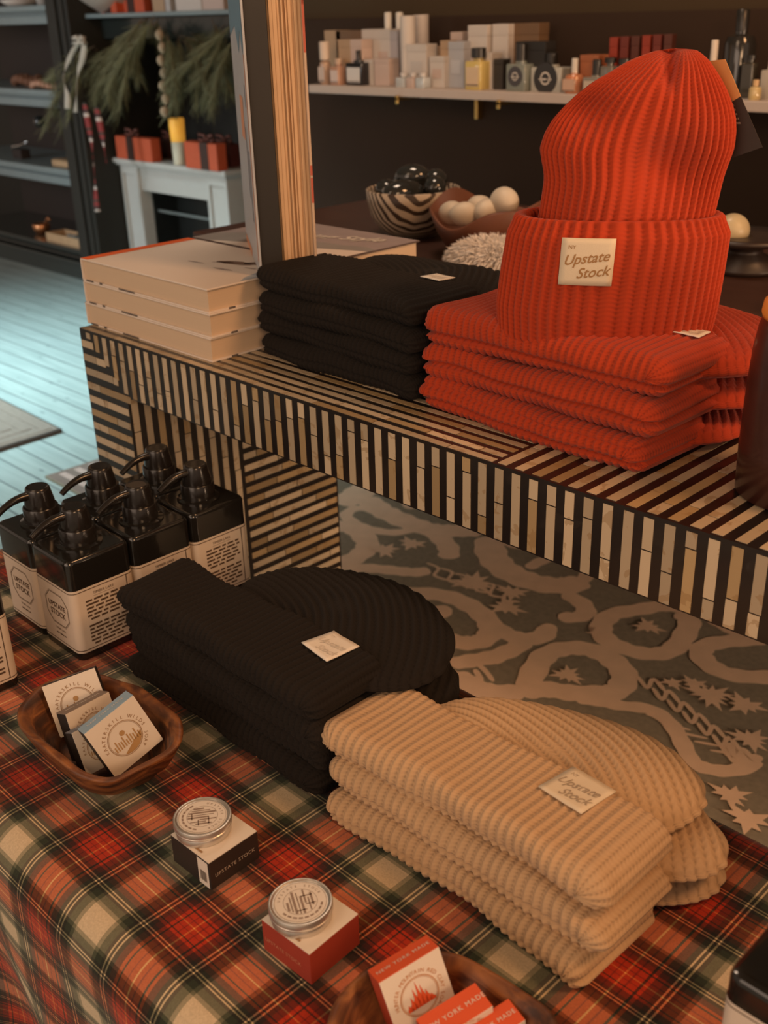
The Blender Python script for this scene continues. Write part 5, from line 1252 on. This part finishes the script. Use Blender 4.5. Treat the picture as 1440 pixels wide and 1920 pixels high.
def ribbon_mat():
    m, nt, b = newmat('red_white_plaid'); tc = N(nt, 'ShaderNodeTexCoord'); s = N(nt, 'ShaderNodeSeparateXYZ'); nt.links.new(tc.outputs['Object'], s.inputs[0])
    fz = math_n(nt, 'FRACT', math_n(nt, 'MULTIPLY', s.outputs[2], 9.)); cr = N(nt, 'ShaderNodeValToRGB'); cr.color_ramp.interpolation = 'CONSTANT'; e = cr.color_ramp.elements
    e[0].position = 0; e[0].color = (.22, .02, .018, 1); e[1].position = .42; e[1].color = (.5, .40, .35, 1)
    for p_, c_ in ((.58, (.05, .02, .018, 1)), (.72, (.22, .02, .018, 1)), (.9, (.035, .03, .02, 1))): k = e.new(p_); k.color = c_
    nt.links.new(fz, cr.inputs[0]); nt.links.new(cr.outputs[0], b.inputs['Base Color']); b.inputs['Roughness'].default_value = .7; return m
M_prr = ribbon_mat()
t = thing('ribbon_bow', 'cream satin bow with two long tails at the left end of the fir garland', 'ribbon', tuple(ony(152, 78, 2.80)))
for i, pts in enumerate([[(152, 76), (138, 95), (124, 125), (120, 150), (126, 180), (127, 207)], [(158, 80), (155, 110), (147, 135), (144, 170), (141, 216)]]):
    o = ribbon('tail', None, [(x, y, 2.80) for x, y in pts], .030, M_crr, None); o.parent = t; o.location = Vector(o.location)-t.location
m = MB()
for s_ in (-1, 1): m.tube([(0, 0, 0), (s_*.02, -.01, .02), (s_*.045, -.01, .016), (s_*.05, -.01, -.006), (s_*.02, -.005, -.006), (0, 0, 0)], .010, 8)
put('loops', m, M_crr, t, smooth=True)
ribbon('plaid_ribbon', 'red and white plaid ribbon hanging longest in front of the dark pilaster', [(158, 192, 2.80), (165, 230, 2.80), (172, 270, 2.80), (177, 320, 2.80), (180, 370, 2.81), (184, 400, 2.81)], .028, M_prr)
ribbon('plaid_ribbon', 'shorter red and white plaid ribbon beside the mantel end', [(180, 200, 2.82), (188, 235, 2.82), (194, 270, 2.82), (201, 310, 2.82)], .030, M_prr)
# string of cones
t = thing('cone_string', 'string of small tan cones hanging above the candle', 'garland', tuple(ony(301, 60, 2.86)))
o_ = ony(301, 60, 2.86)
for k in range(7):
    p = ony(301+1.5*k+(2 if k % 2 else -2), 64+24*k, 2.86)-o_; m = MB(); m.lathe([(0, p[2]-.028), (.012, p[2]-.02), (.020, p[2]-.004), (.015, p[2]+.012), (0, p[2]+.02)], 12, c=(p[0], p[1])); put('cone', m, mat('pale_cone', (.34, .25, .16), .7, var=.5, scale=60), t, smooth=True)
m = MB(); m.tube([(0, 0, .02), tuple(ony(312, 215, 2.86)-o_)], .003, 6); put('cord', m, mat('twine', (.25, .17, .10), .8), t)

# ================================================================= LIGHT, CAMERA
def area(name, loc, target, size, col, power, sy=None, spread=180):
    l = bpy.data.lights.new(name, 'AREA'); l.energy = power; l.color = col; l.size = size
    if sy: l.shape = 'RECTANGLE'; l.size_y = sy
    l.spread = math.radians(spread)
    o = bpy.data.objects.new(name, l); COL.objects.link(o); o.location = loc
    o.rotation_euler = (Vector(target)-Vector(loc)).to_track_quat('-Z', 'Y').to_euler(); return o
area('left_floor_daylight', (-4.5, .75, 2.2), (-3.9, 1.65, -.5), 1.3, (.66, .95, .98), 58, 1.3, 62)  # daylight from the left; overhead place and narrow beam shaped to reach only floor
area('shop_door_daylight', (-5.6, -2.4, 1.3), (-5.0, 2.9, .1), 1.2, (.88, .95, 1.), 13, 1.8, 60)
area('low_rug_fill', (2.7, 1.55, .22), (-.8, 1.6, -.45), .9, (1., .66, .42), 17, .7, 70)  # unseen fill added low at the right to brighten the rug under the console
area('front_fill_light', (-.4, -2.5, 1.15), (-.7, 1.1, 0), 2.6, (1., .74, .56), 34, 1.7)  # large fill added behind the camera for the rug and the front faces
area('ceiling_lamp_warm', (.9, 1.35, 2.0), (-.7, .75, .1), .55, (1., .50, .22), 28)
area('warm_rug_fill', (2.0, -.9, 1.5), (-.8, 1.5, -.4), .8, (1., .60, .32), 30)  # added fill for the rug, also warms the right-hand faces
area('ceiling_lamp_front', (-.9, -.9, 2.15), (-.9, .8, 0), 1.1, (1., .68, .44), 13)
area('shelf_lamp', (-1.6, 1.55, 2.1), (-1.7, 2.5, .6), .5, (1., .74, .54), 14)
w = bpy.data.worlds.new('shop_ambient'); SC.world = w; w.use_nodes = True
w.node_tree.nodes['Background'].inputs[0].default_value = (1., .74, .56, 1); w.node_tree.nodes['Background'].inputs[1].default_value = .42
cam = bpy.data.cameras.new('camera'); co = bpy.data.objects.new('camera', cam); COL.objects.link(co); SC.camera = co
cam.sensor_fit = 'VERTICAL'; cam.sensor_height = 24.; cam.sensor_width = 18.; cam.lens = FP/1920.*24.; cam.clip_start = .02; cam.clip_end = 60
co.matrix_world = Matrix(((CR[0], CU[0], -CF[0], CP[0]), (CR[1], CU[1], -CF[1], CP[1]), (CR[2], CU[2], -CF[2], CP[2]), (0, 0, 0, 1)))
cam.dof.use_dof = True; cam.dof.focus_distance = 1.22; cam.dof.aperture_fstop = 4.5
# raise the whole place so that the floor is at z = 0
for o in bpy.data.objects:
    if o.parent is None: o.location.z += ZF
SC.view_settings.view_transform = 'Standard'; SC.view_settings.look = 'None'; SC.view_settings.exposure = -.05; SC.view_settings.gamma = 1.
SC.view_settings.use_curve_mapping = False
SC.cycles.use_denoising = True
SC.cycles.max_bounces = 6
